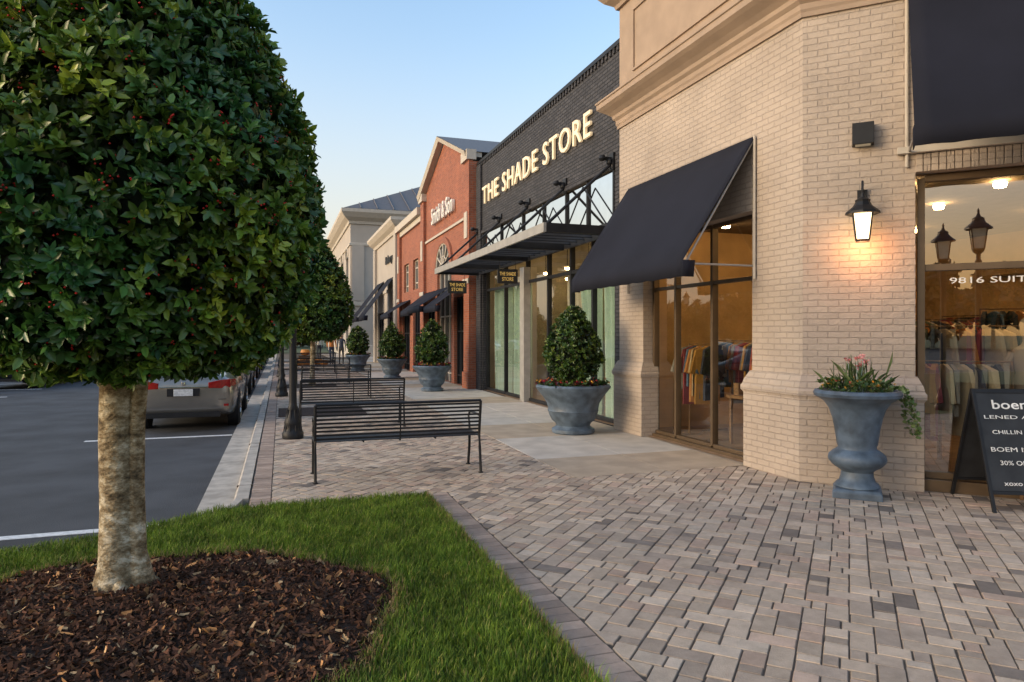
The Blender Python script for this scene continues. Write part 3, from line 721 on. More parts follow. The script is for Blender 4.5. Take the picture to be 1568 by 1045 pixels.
for a_,b_ in zip(ybr,ybr[1:]):
    m_=(a_+b_)/2
    mb.tube([(XS-.1,a_+.06,3.62),(XS-.1,m_,4.5)],.016,'black',6); mb.tube([(XS-.1,m_,4.5),(XS-.1,b_-.06,3.62)],.016,'black',6)
mb.make('steel_canopy',sh)
def blade(name,x,y,w,h,z,parent):
    mb=MB(); mb.box(x-w/2,x+w/2,y-.02,y+.02,z,z+h,'board')
    for s in (-1,1): mb.tube([(x+s*w*.4,y,z+h),(x+s*w*.4,y,3.4)],.006,'black',4)
    e=empty(name); mb.make('sign_panel',e)
    F=Fr(x-w/2+.05,y,1,0,0,-1)
    text('THE SHADE',F,0,z+h*.55,.022,w-.1,h*.25,'gold',e,'sign_lettering',.004,.0)
    text('STORE',F,.06,z+h*.18,.022,w-.22,h*.25,'gold',e,'sign_lettering',.004,.0)
blade('hanging_sign',4.75,18.9,.55,.36,2.82,sh); blade('hanging_sign',5.1,15.4,.50,.34,2.86,sh)
mb=MB(); mb.tube([(XS-.02,Y1-.03,0),(XS-.02,Y1-.03,6.6)],.04,'black',8); mb.make('downpipe',sh)

# ------------------------------------------------------------ red brick gabled shop
rb=empty('red_brick_shop'); XR=5.5; FR=Fr(XR,0,0,1,-1,0)
mb=MB(); r0,r1=19.95,27.6
mb.wall(FR,r0,r1,0,6.9,[(20.7,22.3,0,2.9),(22.7,24.9,0,4.05),(25.3,26.9,0,2.9)],'red',.2)
pk=(r0+r1)/2
mb.add([FR.P(r0+.3,6.9,0),FR.P(r1-.3,6.9,0),FR.P(r1-.3,7.15,0),FR.P(pk,8.45,0),FR.P(r0+.3,7.15,0)],[(0,1,2,3,4)],'red')
mb.add([(XR,r0,0),(9,r0,0),(9,r0,6.9),(XR,r0,6.9)],[(0,1,2,3)],'red')
mb.wall(FR,r1,33.4,0,6.55,[(28.2,29.8,0,2.8),(30.6,32.6,0,2.8),(28.6,29.8,3.6,4.9),(30.9,32.1,3.6,4.9)],'red',.2)
mb.make('brick_walls',rb,recalc=False)
mb=MB()
for a_,b_ in ((r0+.05,pk),(r1-.05,pk)):
    P=FR.P; za,zb=7.05,8.5
    mb.add([P(a_,za,-.3),P(a_,za,.22),P(b_,zb,.22),P(b_,zb,-.3),P(a_,za+.16,-.3),P(a_,za+.16,.28),P(b_,zb+.16,.28),P(b_,zb+.16,-.3)],MB.BF,'trim')
mb.make('gable_trim',rb)
mb=MB()
P=FR.P
mb.add([P(r0,7.2,.27),P(pk,8.68,.27),P(pk,8.68,-8),P(r0,7.2,-8)],[(0,1,2,3)],'roofm'); mb.add([P(r1,7.2,.27),P(pk,8.68,.27),P(pk,8.68,-8),P(r1,7.2,-8)],[(0,1,2,3)],'roofm')
mb.make('roof',rb,recalc=False)
mb=MB()
for u in (r0,r1-.7,33.0-.25):
    top=6.95 if u<30 else 6.6
    mb.fbox(FR,u+.01,u+.65,0,top,.001,.12,'red'); mb.fbox(FR,u-.04,u+.70,top,top+.3,-.1,.2,'trim'); mb.fbox(FR,u-.02,u+.68,.0,.5,.121,.16,'red')
    mb.fbox(FR,u+.16,u+.5,4.6,5.4,.121,.15,'trim'); mb.fbox(FR,u-.02,u+.68,3.2,3.35,.121,.16,'trim')
mb.make('brick_piers',rb)
mb=MB(); mb.fbox(FR,r1+.02,33.4,6.55,6.85,-.2,.25,'trim'); mb.fbox(FR,r1+.02,33.4,6.3,6.549,.001,.1,'trim')
mb.fbox(FR,r0+.66,r1-.71,5.25,5.33,.001,.06,'trim')
mb.make('cornice',rb)
mb=MB(); cu_=23.8; rr_=1.1
for k in range(16):
    a0=math.pi*k/16; a1=math.pi*(k+1)/16
    q=lambda r,a,w:FR.P(cu_+r*math.cos(a),4.06+r*math.sin(a)*.75,w)
    mb.add([q(rr_,a0,.0),q(rr_,a1,.0),q(rr_+.28,a1,.0),q(rr_+.28,a0,.0),q(rr_,a0,.08),q(rr_,a1,.08),q(rr_+.28,a1,.08),q(rr_+.28,a0,.08)],MB.BF,'red')
    mb.add([q(0,0,.012),q(rr_,a0,.012),q(rr_,a1,.012)],[(0,1,2)],'dglass')
for k in range(1,6):
    a=math.pi*k/6; mb.tube([q(0,0,.03),q(rr_,a,.03)],.03,'trim',5)
mb.tube([q(rr_-.02,math.pi*k/16,.03) for k in range(17)],.035,'trim',6); mb.tube([q(.5,math.pi*k/12,.03) for k in range(13)],.025,'trim',6)
mb.fbox(FR,22.72,24.88,4.0,4.1,-.04,.05,'trim')
for a_,b_,c_,d_ in ((20.7,22.3,0,2.9),(22.7,24.9,0,3.99),(25.3,26.9,0,2.9),(28.2,29.8,0,2.8),(30.6,32.6,0,2.8),(28.6,29.8,3.6,4.9),(30.9,32.1,3.6,4.9)):
    mb.fquad(FR,a_,b_,c_,d_,-.16,'dglass')
    n=3 if b_-a_>1.3 else 2
    for i in range(n+1):
        u=a_+.03+(b_-a_-.06)*i/n; mb.fbox(FR,u-.03,u+.03,c_,d_-.001,-.155,-.1,'trim' if (c_>3 or d_>3.5) else 'black')
    for v in (c_+.3,(c_+d_)/2+.3,d_-.04): mb.fbox(FR,a_+.062,b_-.062,v-.025,v+.025,-.15,-.11,'trim' if (c_>3 or d_>3.5) else 'black')
mb.make('windows',rb)
text('Smith & Son',FR,25.4,5.75,.03,3.3,.62,'white',rb,'sign_lettering',.1,.012,-1,1.05)
awning('shop_awning',FR,20.6,22.4,3.3,2.55,2.35,1.0,rb,False); awning('shop_awning',FR,22.6,25.0,3.3,2.6,2.4,1.1,rb,False); awning('shop_awning',FR,25.2,27.0,3.3,2.55,2.35,1.0,rb,False); awning('shop_awning',FR,30.4,32.8,3.2,2.55,2.35,1.0,rb,False)
# cream shop beyond
bs=empty('cream_stucco_shop'); XC=5.45; FB=Fr(XC,0,0,1,-1,0)
mb=MB(); mb.wall(FB,33.45,42,0,7.0,[(34.6,37,0,2.9),(38.4,41,0,2.9)],'stucco2',.2)
mb.add([(XC,33.45,0),(12,33.45,0),(12,33.45,7),(XC,33.45,7)],[(0,1,2,3)],'stucco2'); mb.make('walls',bs,recalc=False)
mb=MB()
mb.sweep([(0,6.7),(.08,6.7),(.12,6.85),(.3,7.0),(.45,7.2),(.45,7.35),(0,7.4)],[(12,42),(XC,42),(XC,33.45),(12,33.45)],'trim')
mb.fbox(FB,33.5,34.2,0,6.69,.001,.15,'stucco2'); mb.fbox(FB,41.2,41.95,0,6.69,.001,.15,'stucco2')
mb.fbox(FB,34.2,41.2,3.9,4.05,.001,.06,'trim')
for a_,b_ in ((34.6,37),(38.4,41)):
    mb.fquad(FB,a_,b_,0,2.9,-.15,'dglass')
    for i in range(4): u=a_+.03+(b_-a_-.06)*i/3; mb.fbox(FB,u-.03,u+.03,0,2.89,-.145,-.1,'black')
mb.add([(XC,33.5,7.0),(12,33.5,7.0),(12,42,7.0),(XC,42,7.0)],[(0,1,2,3)],'roofm')
mb.make('cornice_and_windows',bs)
awning('shop_awning',FB,34.5,37.1,4.6,2.6,2.35,1.5,bs,False); awning('shop_awning',FB,38.3,41.1,4.6,2.6,2.35,1.5,bs,False)
text('Bakery',FB,37.4,5.3,.03,2.4,.55,'board',bs,'sign_lettering',.05,.01,-1)
lb=empty('tall_stucco_building'); XL,YL=4.9,52; FL=Fr(XL,0,0,1,-1,0); FN=Fr(0,YL,1,0,0,-1)
mb=MB()
mb.wall(FL,YL,76,0,10.3,[(53.6,55.6,.3,3),(53.7,55.5,4.9,7.6),(58,60,.3,3),(58,60,4.9,7.6),(63,65,.3,3),(63,65,4.9,7.6)],'stucco2',.3)
mb.wall(FN,XL,24,0,10.3,[],'stucco2')
mb.make('walls',lb,recalc=False)
mb=MB()
mb.sweep([(0,9.9),(.1,9.9),(.15,10.1),(.45,10.35),(.7,10.7),(.7,10.95),(0,11.0)],[(XL,76),(XL,YL),(24,YL)],'trim')
mb.sweep([(0,3.8),(.12,3.8),(.12,4.1),(0,4.15)],[(XL,76),(XL,YL),(24,YL)],'trim')
mb.sweep([(0,8.3),(.08,8.3),(.08,8.45),(0,8.5)],[(XL,76),(XL,YL),(24,YL)],'trim')
mb.sweep([(0,0),(.12,0),(.12,.8),(0,.85)],[(XL,76),(XL,YL),(24,YL)],'trim')
for u in (XL+.1,XL+6,XL+12): mb.fbox(FN,u,u+.9,4.16,8.29,.001,.1,'stucco2')
for a_,b_,c_,d_ in ((53.6,55.6,.3,3),(53.7,55.5,4.9,7.6),(58,60,.3,3),(58,60,4.9,7.6),(63,65,.3,3),(63,65,4.9,7.6)): mb.fquad(FL,a_,b_,c_,d_,-.2,'dglass')
for cu_ in (54.6,59,64):
    for k in range(10):
        q=lambda r,a,w:FL.P(cu_+r*math.cos(a),7.58+r*math.sin(a),w)
        a0=math.pi*k/10;a1=math.pi*(k+1)/10
        mb.add([q(0,0,.01),q(.9,a0,.01),q(.9,a1,.01)],[(0,1,2)],'dglass')
    mb.tube([q(.95,math.pi*k/10,.03) for k in range(11)],.08,'trim',6)
mb.make('cornice_and_windows',lb)
mb=MB(); e0=.5
A=(XL-e0,YL-e0,11.0);B=(24,YL-e0,11.0);C=(24,76,11.0);D=(XL-e0,76,11.0);E1=(13,60,15.2);E2=(13,70,15.2)
mb.add([A,B,C,D,E1,E2],[(0,1,4),(1,2,5,4),(2,3,5),(3,0,4,5)],'roofm')
for k in range(16):
    t=k/16; x=A[0]+(B[0]-A[0])*t
    s=min((x-A[0])/(13-A[0]),(B[0]-x)/(B[0]-13)); mb.tube([(x,A[1],11.03),(x,A[1]+(60-A[1])*s,11.03+4.2*s)],.05,'roofm',4)
mb.make('hip_roof',lb)

# ------------------------------------------------------------ trees & plants
def trunk(path,rad,e,name='trunk',seg=14):
    mb=MB(); mb.tube(path,rad,'bark',seg); return mb.make(name,e,smooth='all')
CR=[(1.46,.02),(1.43,.50),(1.50,.74),(1.64,.91),(1.92,1.07),(2.3,1.16),(2.7,1.12),(3.1,1.0),(3.45,.86),(3.75,.70),(4.1,.49),(4.4,.28),(4.62,.02)]
t1=holly('holly_tree',-.93,4.83,CR,9000,.069,21,berries=1000)
trunk([(-.03,0,-.02),(-.03,0,.08),(-.025,0,.22),(-.03,.0,.6),(-.04,0,1.0),(-.035,0,1.45),(0,.0,2.2),(0,0,3.4)],[.20,.150,.122,.106,.102,.10,.07,.03],t1,'trunk',20)
trunk([(.10,-.035,-.02),(.09,-.03,.1),(.07,-.03,.3),(.068,-.03,.7),(.075,-.03,1.1),(.10,-.03,1.45),(.35,-.05,2.2),(.5,0,3.0)],[.14,.092,.062,.052,.048,.048,.04,.02],t1,'stem',14)
for k in range(7):
    a=k*.9+.3; trunk([(-.02,0,1.35),(.3*math.cos(a),.3*math.sin(a),1.65),(.75*math.cos(a),.75*math.sin(a),2.1+.2*(k%3))],[.045,.032,.012],t1,'limb',8)
for k in range(7):
    a=k*.95; trunk([(.06*math.cos(a),.06*math.sin(a),.14),(.17*math.cos(a),.17*math.sin(a),.075),(.27*math.cos(a),.27*math.sin(a),.05)],[.06,.04,.012],t1,'root',8)
for i,(x,y,s,n) in enumerate([(.95,22.8,1.06,2600),(.6,34,1.05,1500),(.7,43,1.1,1200)]):
    pr=[(h*s,r*s) for h,r in CR]; e=holly('holly_tree',x,y,pr,n,.11,50+i)
    trunk([(0,0,0),(0,0,.3),(.02,0,1.6),(0,0,2.6)],[.13,.08,.07,.04],e)
def looseTree(name,x,y,h,r,seed,pal,n=1600,L=.28):
    rng=np.random.default_rng(seed); e=empty(name,(x,y,-.1))
    trunk([(0,0,0),(.05,0,h*.2),(0,.05,h*.45),(0,0,h*.8)],[.18,.13,.1,.03],e)
    cs=[]
    for k in range(11):
        a=rng.uniform(0,6.28); q=rng.uniform(.25,.75)*r; z=h*rng.uniform(.42,.88); q*=1.1-abs(z/h-.6)*1.2
        c=np.array((q*np.cos(a),q*np.sin(a),z)); cs.append(c); trunk([(0,0,h*.25),(c[0]*.5,c[1]*.5,(z+h*.3)/2),tuple(c)],[.07,.05,.015],e,'limb',6)
    cs=np.array(cs); i=rng.integers(0,len(cs),n); d=unit(rng.normal(size=(n,3)))
    p=cs[i]+d*(r*.42*rng.uniform(.5,1.05,n)**.6)[:,None]
    leaves('foliage',p,d+np.array([0,0,.3]),5,L,.6,rng,pal,e)
    return e
FALL=[(.40,.18,.04),(.30,.14,.04),(.22,.13,.04),(.35,.22,.06)]
looseTree('autumn_tree',2.1,48,8.0,2.2,5,FALL)
MIX=[(.05,.08,.02),(.08,.09,.03),(.20,.12,.04),(.04,.06,.02)]
def treemass(name,pts,seed,pal,L):
    rng=np.random.default_rng(seed); e=empty(name); P_=[];D_=[]
    mb=MB()
    for x,y,h,r in pts:
        mb.tube([(x,y,-.1),(x,y,h*.6)],[.25,.08],'bark',6)
        for k in range(9):
            c=np.array((x+rng.normal()*r*.45,y+rng.normal()*r*.45,h*rng.uniform(.35,.85))); d=unit(rng.normal(size=(80,3))); P_.append(c+d*(r*.5*rng.uniform(.6,1.1,80))[:,None]); D_.append(d)
    mb.make('trunks',e); leaves('foliage',np.concatenate(P_),np.concatenate(D_)+np.array([0,0,.3]),4,L,.6,rng,pal,e)
rr=random.Random(5)
treemass('distant_trees',[(x,rr.uniform(95,125),rr.uniform(5,8.5),rr.uniform(3,4.5)) for x in range(-70,8,4)]+[(rr.uniform(-60,-50),y,rr.uniform(6,9),4) for y in range(10,100,6)],9,MIX,.9)
treemass('tree_line',[(-75+4.2*k,-62-rr.uniform(0,10),rr.uniform(5,11),rr.uniform(2.5,4)) for k in range(24)],10,FALL+MIX,.8)
FLW=[(.5,.05,.03),(.65,.35,.04),(.55,.03,.06),(.45,.12,.03)]
def flowers(n,r,z,e,rng,L=.05,pal=FLW,spread=.1,name='flowers'):
    a=rng.uniform(0,6.28,n); q=r*rng.uniform(.55,1.05,n); p=np.stack([q*np.cos(a),q*np.sin(a),z+rng.uniform(0,spread,n)],1)
    leaves(name,p,np.tile([[0,0,1.]],(n,1))+rng.normal(size=(n,3))*.3,6,L,.7,rng,pal,e)
def planter(x,y,s,seed,n=1500,L=.06,shrub=True):
    rng=np.random.default_rng(seed); e=empty('potted_topiary',(x,y,0))
    mb=MB(); pr=[(.34,0),(.36,.02),(.36,.07),(.31,.10),(.28,.13),(.30,.17),(.36,.22),(.40,.30),(.42,.36),(.43,.38),(.42,.40),(.44,.50),(.50,.60),(.58,.70),(.62,.75),(.63,.78),(.61,.81),(.57,.815),(.54,.79),(.53,.74),(.01,.73)]
    mb.lathe(0,0,[(r*s,z*s) for r,z in pr],'urn',40); 
    mb.make('pot',e,smooth=True)
    h0=.92*s; 
    pf=[(h0+.02,.02),(h0,.2),(h0+.12,.34),(h0+.35,.42),(h0+.6,.38),(h0+.85,.28),(h0+1.05,.15),(h0+1.17,.02)]
    pts,ax,f=sample_profile(pf,n,rng,.78,1.14,.07,seed)
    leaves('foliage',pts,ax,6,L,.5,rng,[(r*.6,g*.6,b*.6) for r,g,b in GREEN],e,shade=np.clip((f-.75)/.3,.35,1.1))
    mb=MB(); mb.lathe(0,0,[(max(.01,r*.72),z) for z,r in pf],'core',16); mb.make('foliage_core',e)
    for k in range(3): trunk([(.05*math.cos(k*2.1),.05*math.sin(k*2.1),.72*s),(.1*math.cos(k*2.1),.1*math.sin(k*2.1),h0+.3)],[.03,.02],e,'stem',8)
    flowers(130,.58*s,.77*s,e,rng,.06,[(.03,.07,.015),(.05,.10,.02),(.10,.02,.03)],.08,'bedding_leaves')
    flowers(60,.60*s,.82*s,e,rng,.028,FLW,.07)
    return e
planter(4.66,10.56,1.0,31,1700,.055); planter(4.2,19.7,.92,32,700,.08); planter(4.0,26,.9,33,600,.09); planter(3.3,31.5,.9,34,500,.1)
rng=np.random.default_rng(40); e=empty('flower_urn',(5.60,5.50,0)); 
mb=MB()
mb.add([(r*math.cos(math.radians(a)),r*math.sin(math.radians(a)),z) for r,z in ((.32,0),(.32,.06),(.29,.09)) for a in (0,90,180,270)],[(0,1,5,4),(1,2,6,5),(2,3,7,6),(3,0,4,7),(4,5,9,8),(5,6,10,9),(6,7,11,10),(7,4,8,11),(8,9,10,11)],'urn')
mb.make('plinth',e,bevel=.01)
mb=MB(); mb.lathe(0,0,[(.20,.085),(.21,.10),(.20,.13),(.17,.15),(.155,.20),(.15,.25),(.17,.27),(.23,.31),(.265,.35),(.275,.38),(.265,.42),(.22,.46),(.185,.48),(.18,.50),(.19,.53),(.20,.60),(.215,.70),(.235,.80),(.265,.89),(.31,.96),(.37,1.0),(.405,1.02),(.415,1.05),(.40,1.08),(.37,1.085),(.35,1.06),(.01,1.03)],'urn',44)
mb.make('pot',e,smooth=True)
flowers(120,.33,1.05,e,rng,.05,[(.05,.10,.03),(.08,.15,.04),(.14,.20,.07)],.12,'bedding_leaves')
flowers(40,.34,1.10,e,rng,.026,[(.7,.30,.04),(.75,.45,.08),(.6,.08,.05)],.08)
sp=np.tile([[0.0,.0,1.05]],(26,1))+rng.normal(size=(26,3))*np.array([.09,.09,.02])
leaves('spiky_grass',sp,np.tile([[0,0,1.]],(26,1))+rng.normal(size=(26,3))*.15,3,.34,.02,rng,[(.12,.20,.06),(.18,.24,.10)],e,tilt=(.05,.7))
mb=MB()
for k in range(8):
    a=rng.uniform(0,6.28); q=rng.uniform(.02,.16); hh=rng.uniform(1.25,1.48); mb.tube([(q*.5*math.cos(a),q*.5*math.sin(a),1.04),(q*math.cos(a),q*math.sin(a),hh)],.003,'curtain',4)
    fp=np.tile([[q*math.cos(a),q*math.sin(a),hh]],(4,1))+rng.normal(size=(4,3))*.012
    leaves('blossom',fp,rng.normal(size=(4,3))+np.array([-.3,-.3,.6]),6,.024,.8,rng,[(.75,.22,.22),(.80,.38,.36)],e)
mb.make('flower_stems',e)
vp=[];
for s0 in ((.36,-.16),(.30,-.24),(.38,-.05)):
    x,y,z=s0[0],s0[1],1.08
    for k in range(26):
        x+=.012*(1 if k<12 else .3)*R.uniform(.2,1.9); y+=-.004*R.uniform(-.5,1.6); z-= -.006 if k<4 else .022; vp.append((x,y,z))
vp=np.array(vp); leaves('trailing_vine',vp,rng.normal(size=(len(vp),3))+np.array([-.3,-.5,.2]),3,.042,.8,rng,[(.08,.15,.04),(.16,.22,.08)],e)

# ------------------------------------------------------------ street furniture
def bench(x0,x1,y):
    e=empty('park_bench',(x0,y,0)); Lx=x1-x0; mb=MB()
    for x in (0,Lx):
        mb.tube([(x,-.02,0),(x,.02,.30),(x,.05,.46),(x,-.02,.86)],.017,'black',8)
        mb.tube([(x,.56,0),(x,.50,.25),(x,.49,.45)],.017,'black',8)
        mb.tube([(x,.04,.44),(x,.50,.44)],.015,'black',8)
        mb.tube([(x,.01,.68),(x,.30,.69),(x,.48,.68),(x,.54,.62),(x,.50,.52),(x,.49,.44)],.014,'black',8)
        mb.lathe(x,-.02,[(.03,0),(.03,.012)],'black',10); mb.lathe(x,.56,[(.03,0),(.03,.012)],'black',10)
    mb.tube([(0,-.02,.865),(Lx,-.02,.865)],.016,'black',8)
    nb=9
    for k in range(nb):
        f=(k+.1)/nb; z=.46+.40*f; y_=.05-.065*f
        mb.box(.012,Lx-.012,y_-.004,y_+.004,z,z+.022,'black')
    for k in range(9): mb.box(.012,Lx-.012,.07+k*.05,.07+k*.05+.034,.437,.445,'black')
    for x in (Lx*.5,): mb.tube([(x,.055,.44),(x,.0,.86)],.009,'black',6)
    for x in (Lx*.5,Lx*.28,Lx*.72): mb.tube([(x,.05,.43),(x,.5,.43)],.01,'black',6)
    mb.make('frame_and_slats',e,smooth=True)
bench(.36,2.26,7.86); bench(.32,2.1,12.25); bench(.5,2.2,17.9); bench(.5,2.2,23.6); bench(.5,2.2,30)
def lamp(x,y,H=4.0,z=0):
    e=empty('street_lamp',(x,y,z)); mb=MB()
    mb.lathe(0,0,[(.16,0),(.165,.03),(.165,.09),(.14,.12),(.125,.17),(.13,.22),(.135,.26),(.115,.31),(.09,.40),(.075,.46),(.08,.49),(.065,.52),(.058,.6),(.05,H-.9),(.06,H-.88),(.06,H-.84),(.04,H-.8),(.04,H-.7),(.09,H-.66),(.1,H-.62)],'black',20)
    for k in range(10):
        a=2*math.pi*k/10; mb.tube([(.135*math.cos(a),.135*math.sin(a),.12),(.082*math.cos(a),.082*math.sin(a),.46)],.012,'black',5)
    lantern(mb,0,0,H-.6,1.4,'lanternoff')
    mb.make('post_and_lantern',e,smooth=True)
lamp(.18,11.4); lamp(.02,19.2); lamp(0,28); lamp(0,38); lamp(2.45,-.7,3.9); lamp(.9,-1.7,3.9); lamp(-10.5,18); lamp(-10.5,34)
mb=MB()
for y in (15.2,22.8,34,43): mb.box(-.05,1.7,y-.8,y+.8,-.02,.012,'mulch')
mb.make('tree_wells')
e=empty('sidewalk_chalkboard_sign'); dx,dy=.90,-.436; FA=Fr(6.24,4.56,dx,dy,dy,-dx)
mb=MB(); H=1.12
def leanbox(u0,u1,v0,v1,w0,w1,sgn,m,D=.38):
    def q(u,v,w): 
        base=FA.P(u,v,(-D+sgn*D)+ -sgn*D*(v/H)+w) ; return base
    mb.add([q(u0,v0,w0),q(u1,v0,w0),q(u1,v0,w1),q(u0,v0,w1),q(u0,v1,w0),q(u1,v1,w0),q(u1,v1,w1),q(u0,v1,w1)],MB.BF,m)
for s in (1,-1):
    leanbox(0,.03,0,H,-.01,.02,s,'black'); leanbox(.67,.70,0,H,-.01,.02,s,'black'); leanbox(.031,.669,H-.04,H,-.01,.02,s,'black'); leanbox(.031,.669,.16,.19,-.01,.02,s,'black'); leanbox(.031,.669,.19,H-.04,-.004,.012,s,'board')
mb.make('boards',e,bevel=.003)
for tx,u,v,w,h in (('boem',.16,.93,.36,.085),('LENED ART',.07,.84,.52,.032),('CHILLIN SUN',.12,.70,.42,.035),('BOEM IS CAL',.08,.54,.52,.04),('30% OFF ALL',.14,.42,.4,.04),('xoxo & boem',.14,.24,.42,.04)):
    o=text(tx,FA,u,v,0.016,w,h,'chalk',e,'chalk_lettering',.002,.0 if tx!='boem' else .01)
    for q in o.data.vertices:
        z=q.co.z; q.co.x+= -FA.n[0]*.38*z/H; q.co.y+= -FA.n[1]*.38*z/H
# ------------------------------------------------------------ cars
def carpaint(name,c,metal=.6):
    m=mat(name,c,.28,metal=metal,var=.03); m.node_tree.nodes['Principled BSDF'].inputs['Coat Weight'].default_value=.8; return m
def car(x,y,rz,col,plate=True):
    e=empty('parked_car',(x,y,-.135),rz); paint=carpaint('car_paint',col)
    S=[(-.02,.62,.42,.78,.86,.52),(.05,.80,.33,.86,.99,.60),(.14,.85,.28,.90,1.045,.62),(.38,.88,.24,.93,1.07,.62),(.72,.90,.21,.95,1.10,.60),(1.45,.905,.19,.95,1.39,.54),(2.1,.91,.19,.94,1.46,.55),(2.75,.91,.19,.93,1.43,.56),(3.5,.90,.19,.91,1.03,.64),(4.25,.885,.21,.82,.90,.66),(4.6,.82,.25,.70,.77,.6),(4.74,.66,.34,.58,.64,.48)]
    V=[];n=0
    for (yy,w,zb,zs,zt,wt) in S:
        half=[(0,zb),(w*.8,zb),(w*.955,zb+.05),(w*.99,zb+(zs-zb)*.45),(w,zb+(zs-zb)*.75),(w*.955,zs),(wt+.07,zs+(zt-zs)*.62),(wt,zt-.02),(wt*.6,zt),(0,zt+.008)]
        ring=half+[(-a,b) for a,b in half[-2:0:-1]]; n=len(ring)
        V+=[(a,yy,b) for a,b in ring]
    mb=MB(); G=[];B=[]
    for i in range(len(S)-1):
        for k in range(n):
            f=(i*n+k,i*n+(k+1)%n,(i+1)*n+(k+1)%n,(i+1)*n+k); kk=k if k<9 else n-1-k
            g=(kk in (5,) and 4<=i<=7) or (kk in (5,6) and 5<=i<=6) or (kk in (7,8) and i in (4,7)) 
            (G if g else B).append(f)
    mb.add(V,B,paint); gi=mb.mi('cglass')
    for f in G: mb.f.append(list(f)); mb.m.append(gi)
    mb.f.append(list(range(n))[::-1]); mb.m.append(0); mb.f.append([(len(S)-1)*n+k for k in range(n)]); mb.m.append(0)
    mb.make('body',e,smooth='all',sub=2)
    mb=MB()
    def xcyl(cx,cy,cz,prof,m,seg=28):
        vs=[]
        for r,x_ in prof:
            for k in range(seg): a=2*math.pi*k/seg; vs.append((cx+x_,cy+r*math.cos(a),cz+r*math.sin(a)))
        fs=[(i*seg+k,i*seg+(k+1)%seg,(i+1)*seg+(k+1)%seg,(i+1)*seg+k) for i in range(len(prof)-1) for k in range(seg)]
        fs.append(tuple(range(seg))); fs.append(tuple((len(prof)-1)*seg+k for k in range(seg))); mb.add(vs,fs,m)
    for sx in (-1,1):
        for wy in (.98,3.72):
            xcyl(sx*.80,wy,.335,[(.395,-.10*sx),(.395,.098*sx)],'black')
            xcyl(sx*.80,wy,.335,[(.30,-.11*sx),(.33,-.08*sx),(.333,.08*sx),(.30,.112*sx)],'tyre')
            xcyl(sx*.80,wy,.335,[(.215,.10*sx),(.225,.116*sx),(.20,.116*sx),(.19,.09*sx),(.05,.10*sx),(.04,.12*sx)],'rim')
            for k in range(7):
                a=2*math.pi*k/7; mb.tube([(sx*.915,wy+.04*math.cos(a),.335+.04*math.sin(a)),(sx*.912,wy+.2*math.cos(a),.335+.2*math.sin(a))],.018,'rim',5)
    mb.make('wheels',e,smooth=True)
    mb=MB()
    for s in (-1,1):
        vs=[];
        for (a,yy,z) in ((.42,.015,.80),(.42,.02,.90),(.62,.035,.79),(.62,.04,.94),(.78,.10,.80),(.78,.10,.955),(.875,.30,.84),(.87,.30,.945)):
            vs.append((s*a,yy-.035,z))
        fs=[(0,1,3,2),(2,3,5,4),(4,5,7,6)]
        mb.add(vs+[(a*.94,b+.06,c) for a,b,c in vs],fs+[(8,10,11,9),(10,12,13,11),(12,14,15,13),(1,9,11,3),(3,11,13,5),(5,13,15,7),(0,2,10,8),(2,4,12,10),(4,6,14,12),(0,8,9,1),(6,7,15,14)],'tail')
        mb.box(s*.72-.04,s*.72+.04,-.005,.1,.46,.50,'tail'); mb.tube([(s*.5,-.01,.30),(s*.5,.2,.30)],.035,'chrome',10)
        mb.tube([(s*.92,2.95,.99),(s*.98,2.97,1.02),(s*1.02,2.99,1.04)],[.03,.07,.05],paint,8)
        for yy in (1.55,2.65): mb.box(s*.912-.003,s*.912+.003,yy,yy+.01,.3,.92,'black')
        mb.box(s*.915-.01,s*.915+.01,1.75,1.92,.80,.825,'chrome'); mb.box(s*.915-.01,s*.915+.01,2.72,2.88,.80,.825,'chrome')
        mb.lathe(s*.66,4.62,[(.09,0),(.12,.05),(.06,.1)],'plate',10,.60)
    mb.box(-.27,.27,-.045,-.02,.66,.80,'black'); mb.box(-.16,.16,-.055,-.046,.665,.79,'plate')
    mb.box(-.40,.40,-.04,.0,.815,.835,'chrome'); mb.box(-.62,.62,-.015,.1,.27,.36,'black'); mb.box(-.72,.72,.0,.03,.585,.592,'black')
    mb.box(-.42,.42,.02,.03,1.0,1.006,'black'); mb.lathe(0,-.03,[(.035,0),(.035,.05)],'chrome',12,.87)
    mb.box(-.5,.5,4.62,4.72,.32,.5,'black')
    mb.make('trim',e,bevel=.003)
    return e
car(-1.68,13.7,0,(.24,.23,.215)); car(-1.75,21.0,0,(.08,.09,.12)); car(-1.8,29,0,(.5,.5,.5)); car(-8.6,26,math.radians(-8),(.02,.022,.03)); car(-11.5,24,math.radians(5),(.03,.02,.02)); car(-10.5,33,0,(.4,.4,.4)); car(-5,60,0,(.5,.5,.52)); car(-13.5,26,0,(.05,.05,.06))
car(.6,70,math.radians(90),(.45,.45,.45)); car(-1.8,36,0,(.10,.03,.03)); car(-1.8,43,0,(.35,.36,.38)); car(-7.6,31,math.radians(4),(.25,.05,.04))
e=empty('pumpkin_display'); mb=MB()
for k in range(14):
    x=1.4+R.uniform(-.7,.9); y=38+R.uniform(-.6,.6); s=R.uniform(.6,1.1); mb.lathe(x,y,[(.05*s,0),(.2*s,.05*s),(.26*s,.18*s),(.2*s,.32*s),(.04*s,.34*s)],'pumpkin',10)
mb.box(.9,1.6,38.4,39,0,.5,'wood'); mb.lathe(1.25,38.7,[(.05,0),(.2,.05),(.26,.18),(.2,.32),(.04,.34)],'pumpkin',10,.5)
mb.make('pumpkins',e,smooth=True)
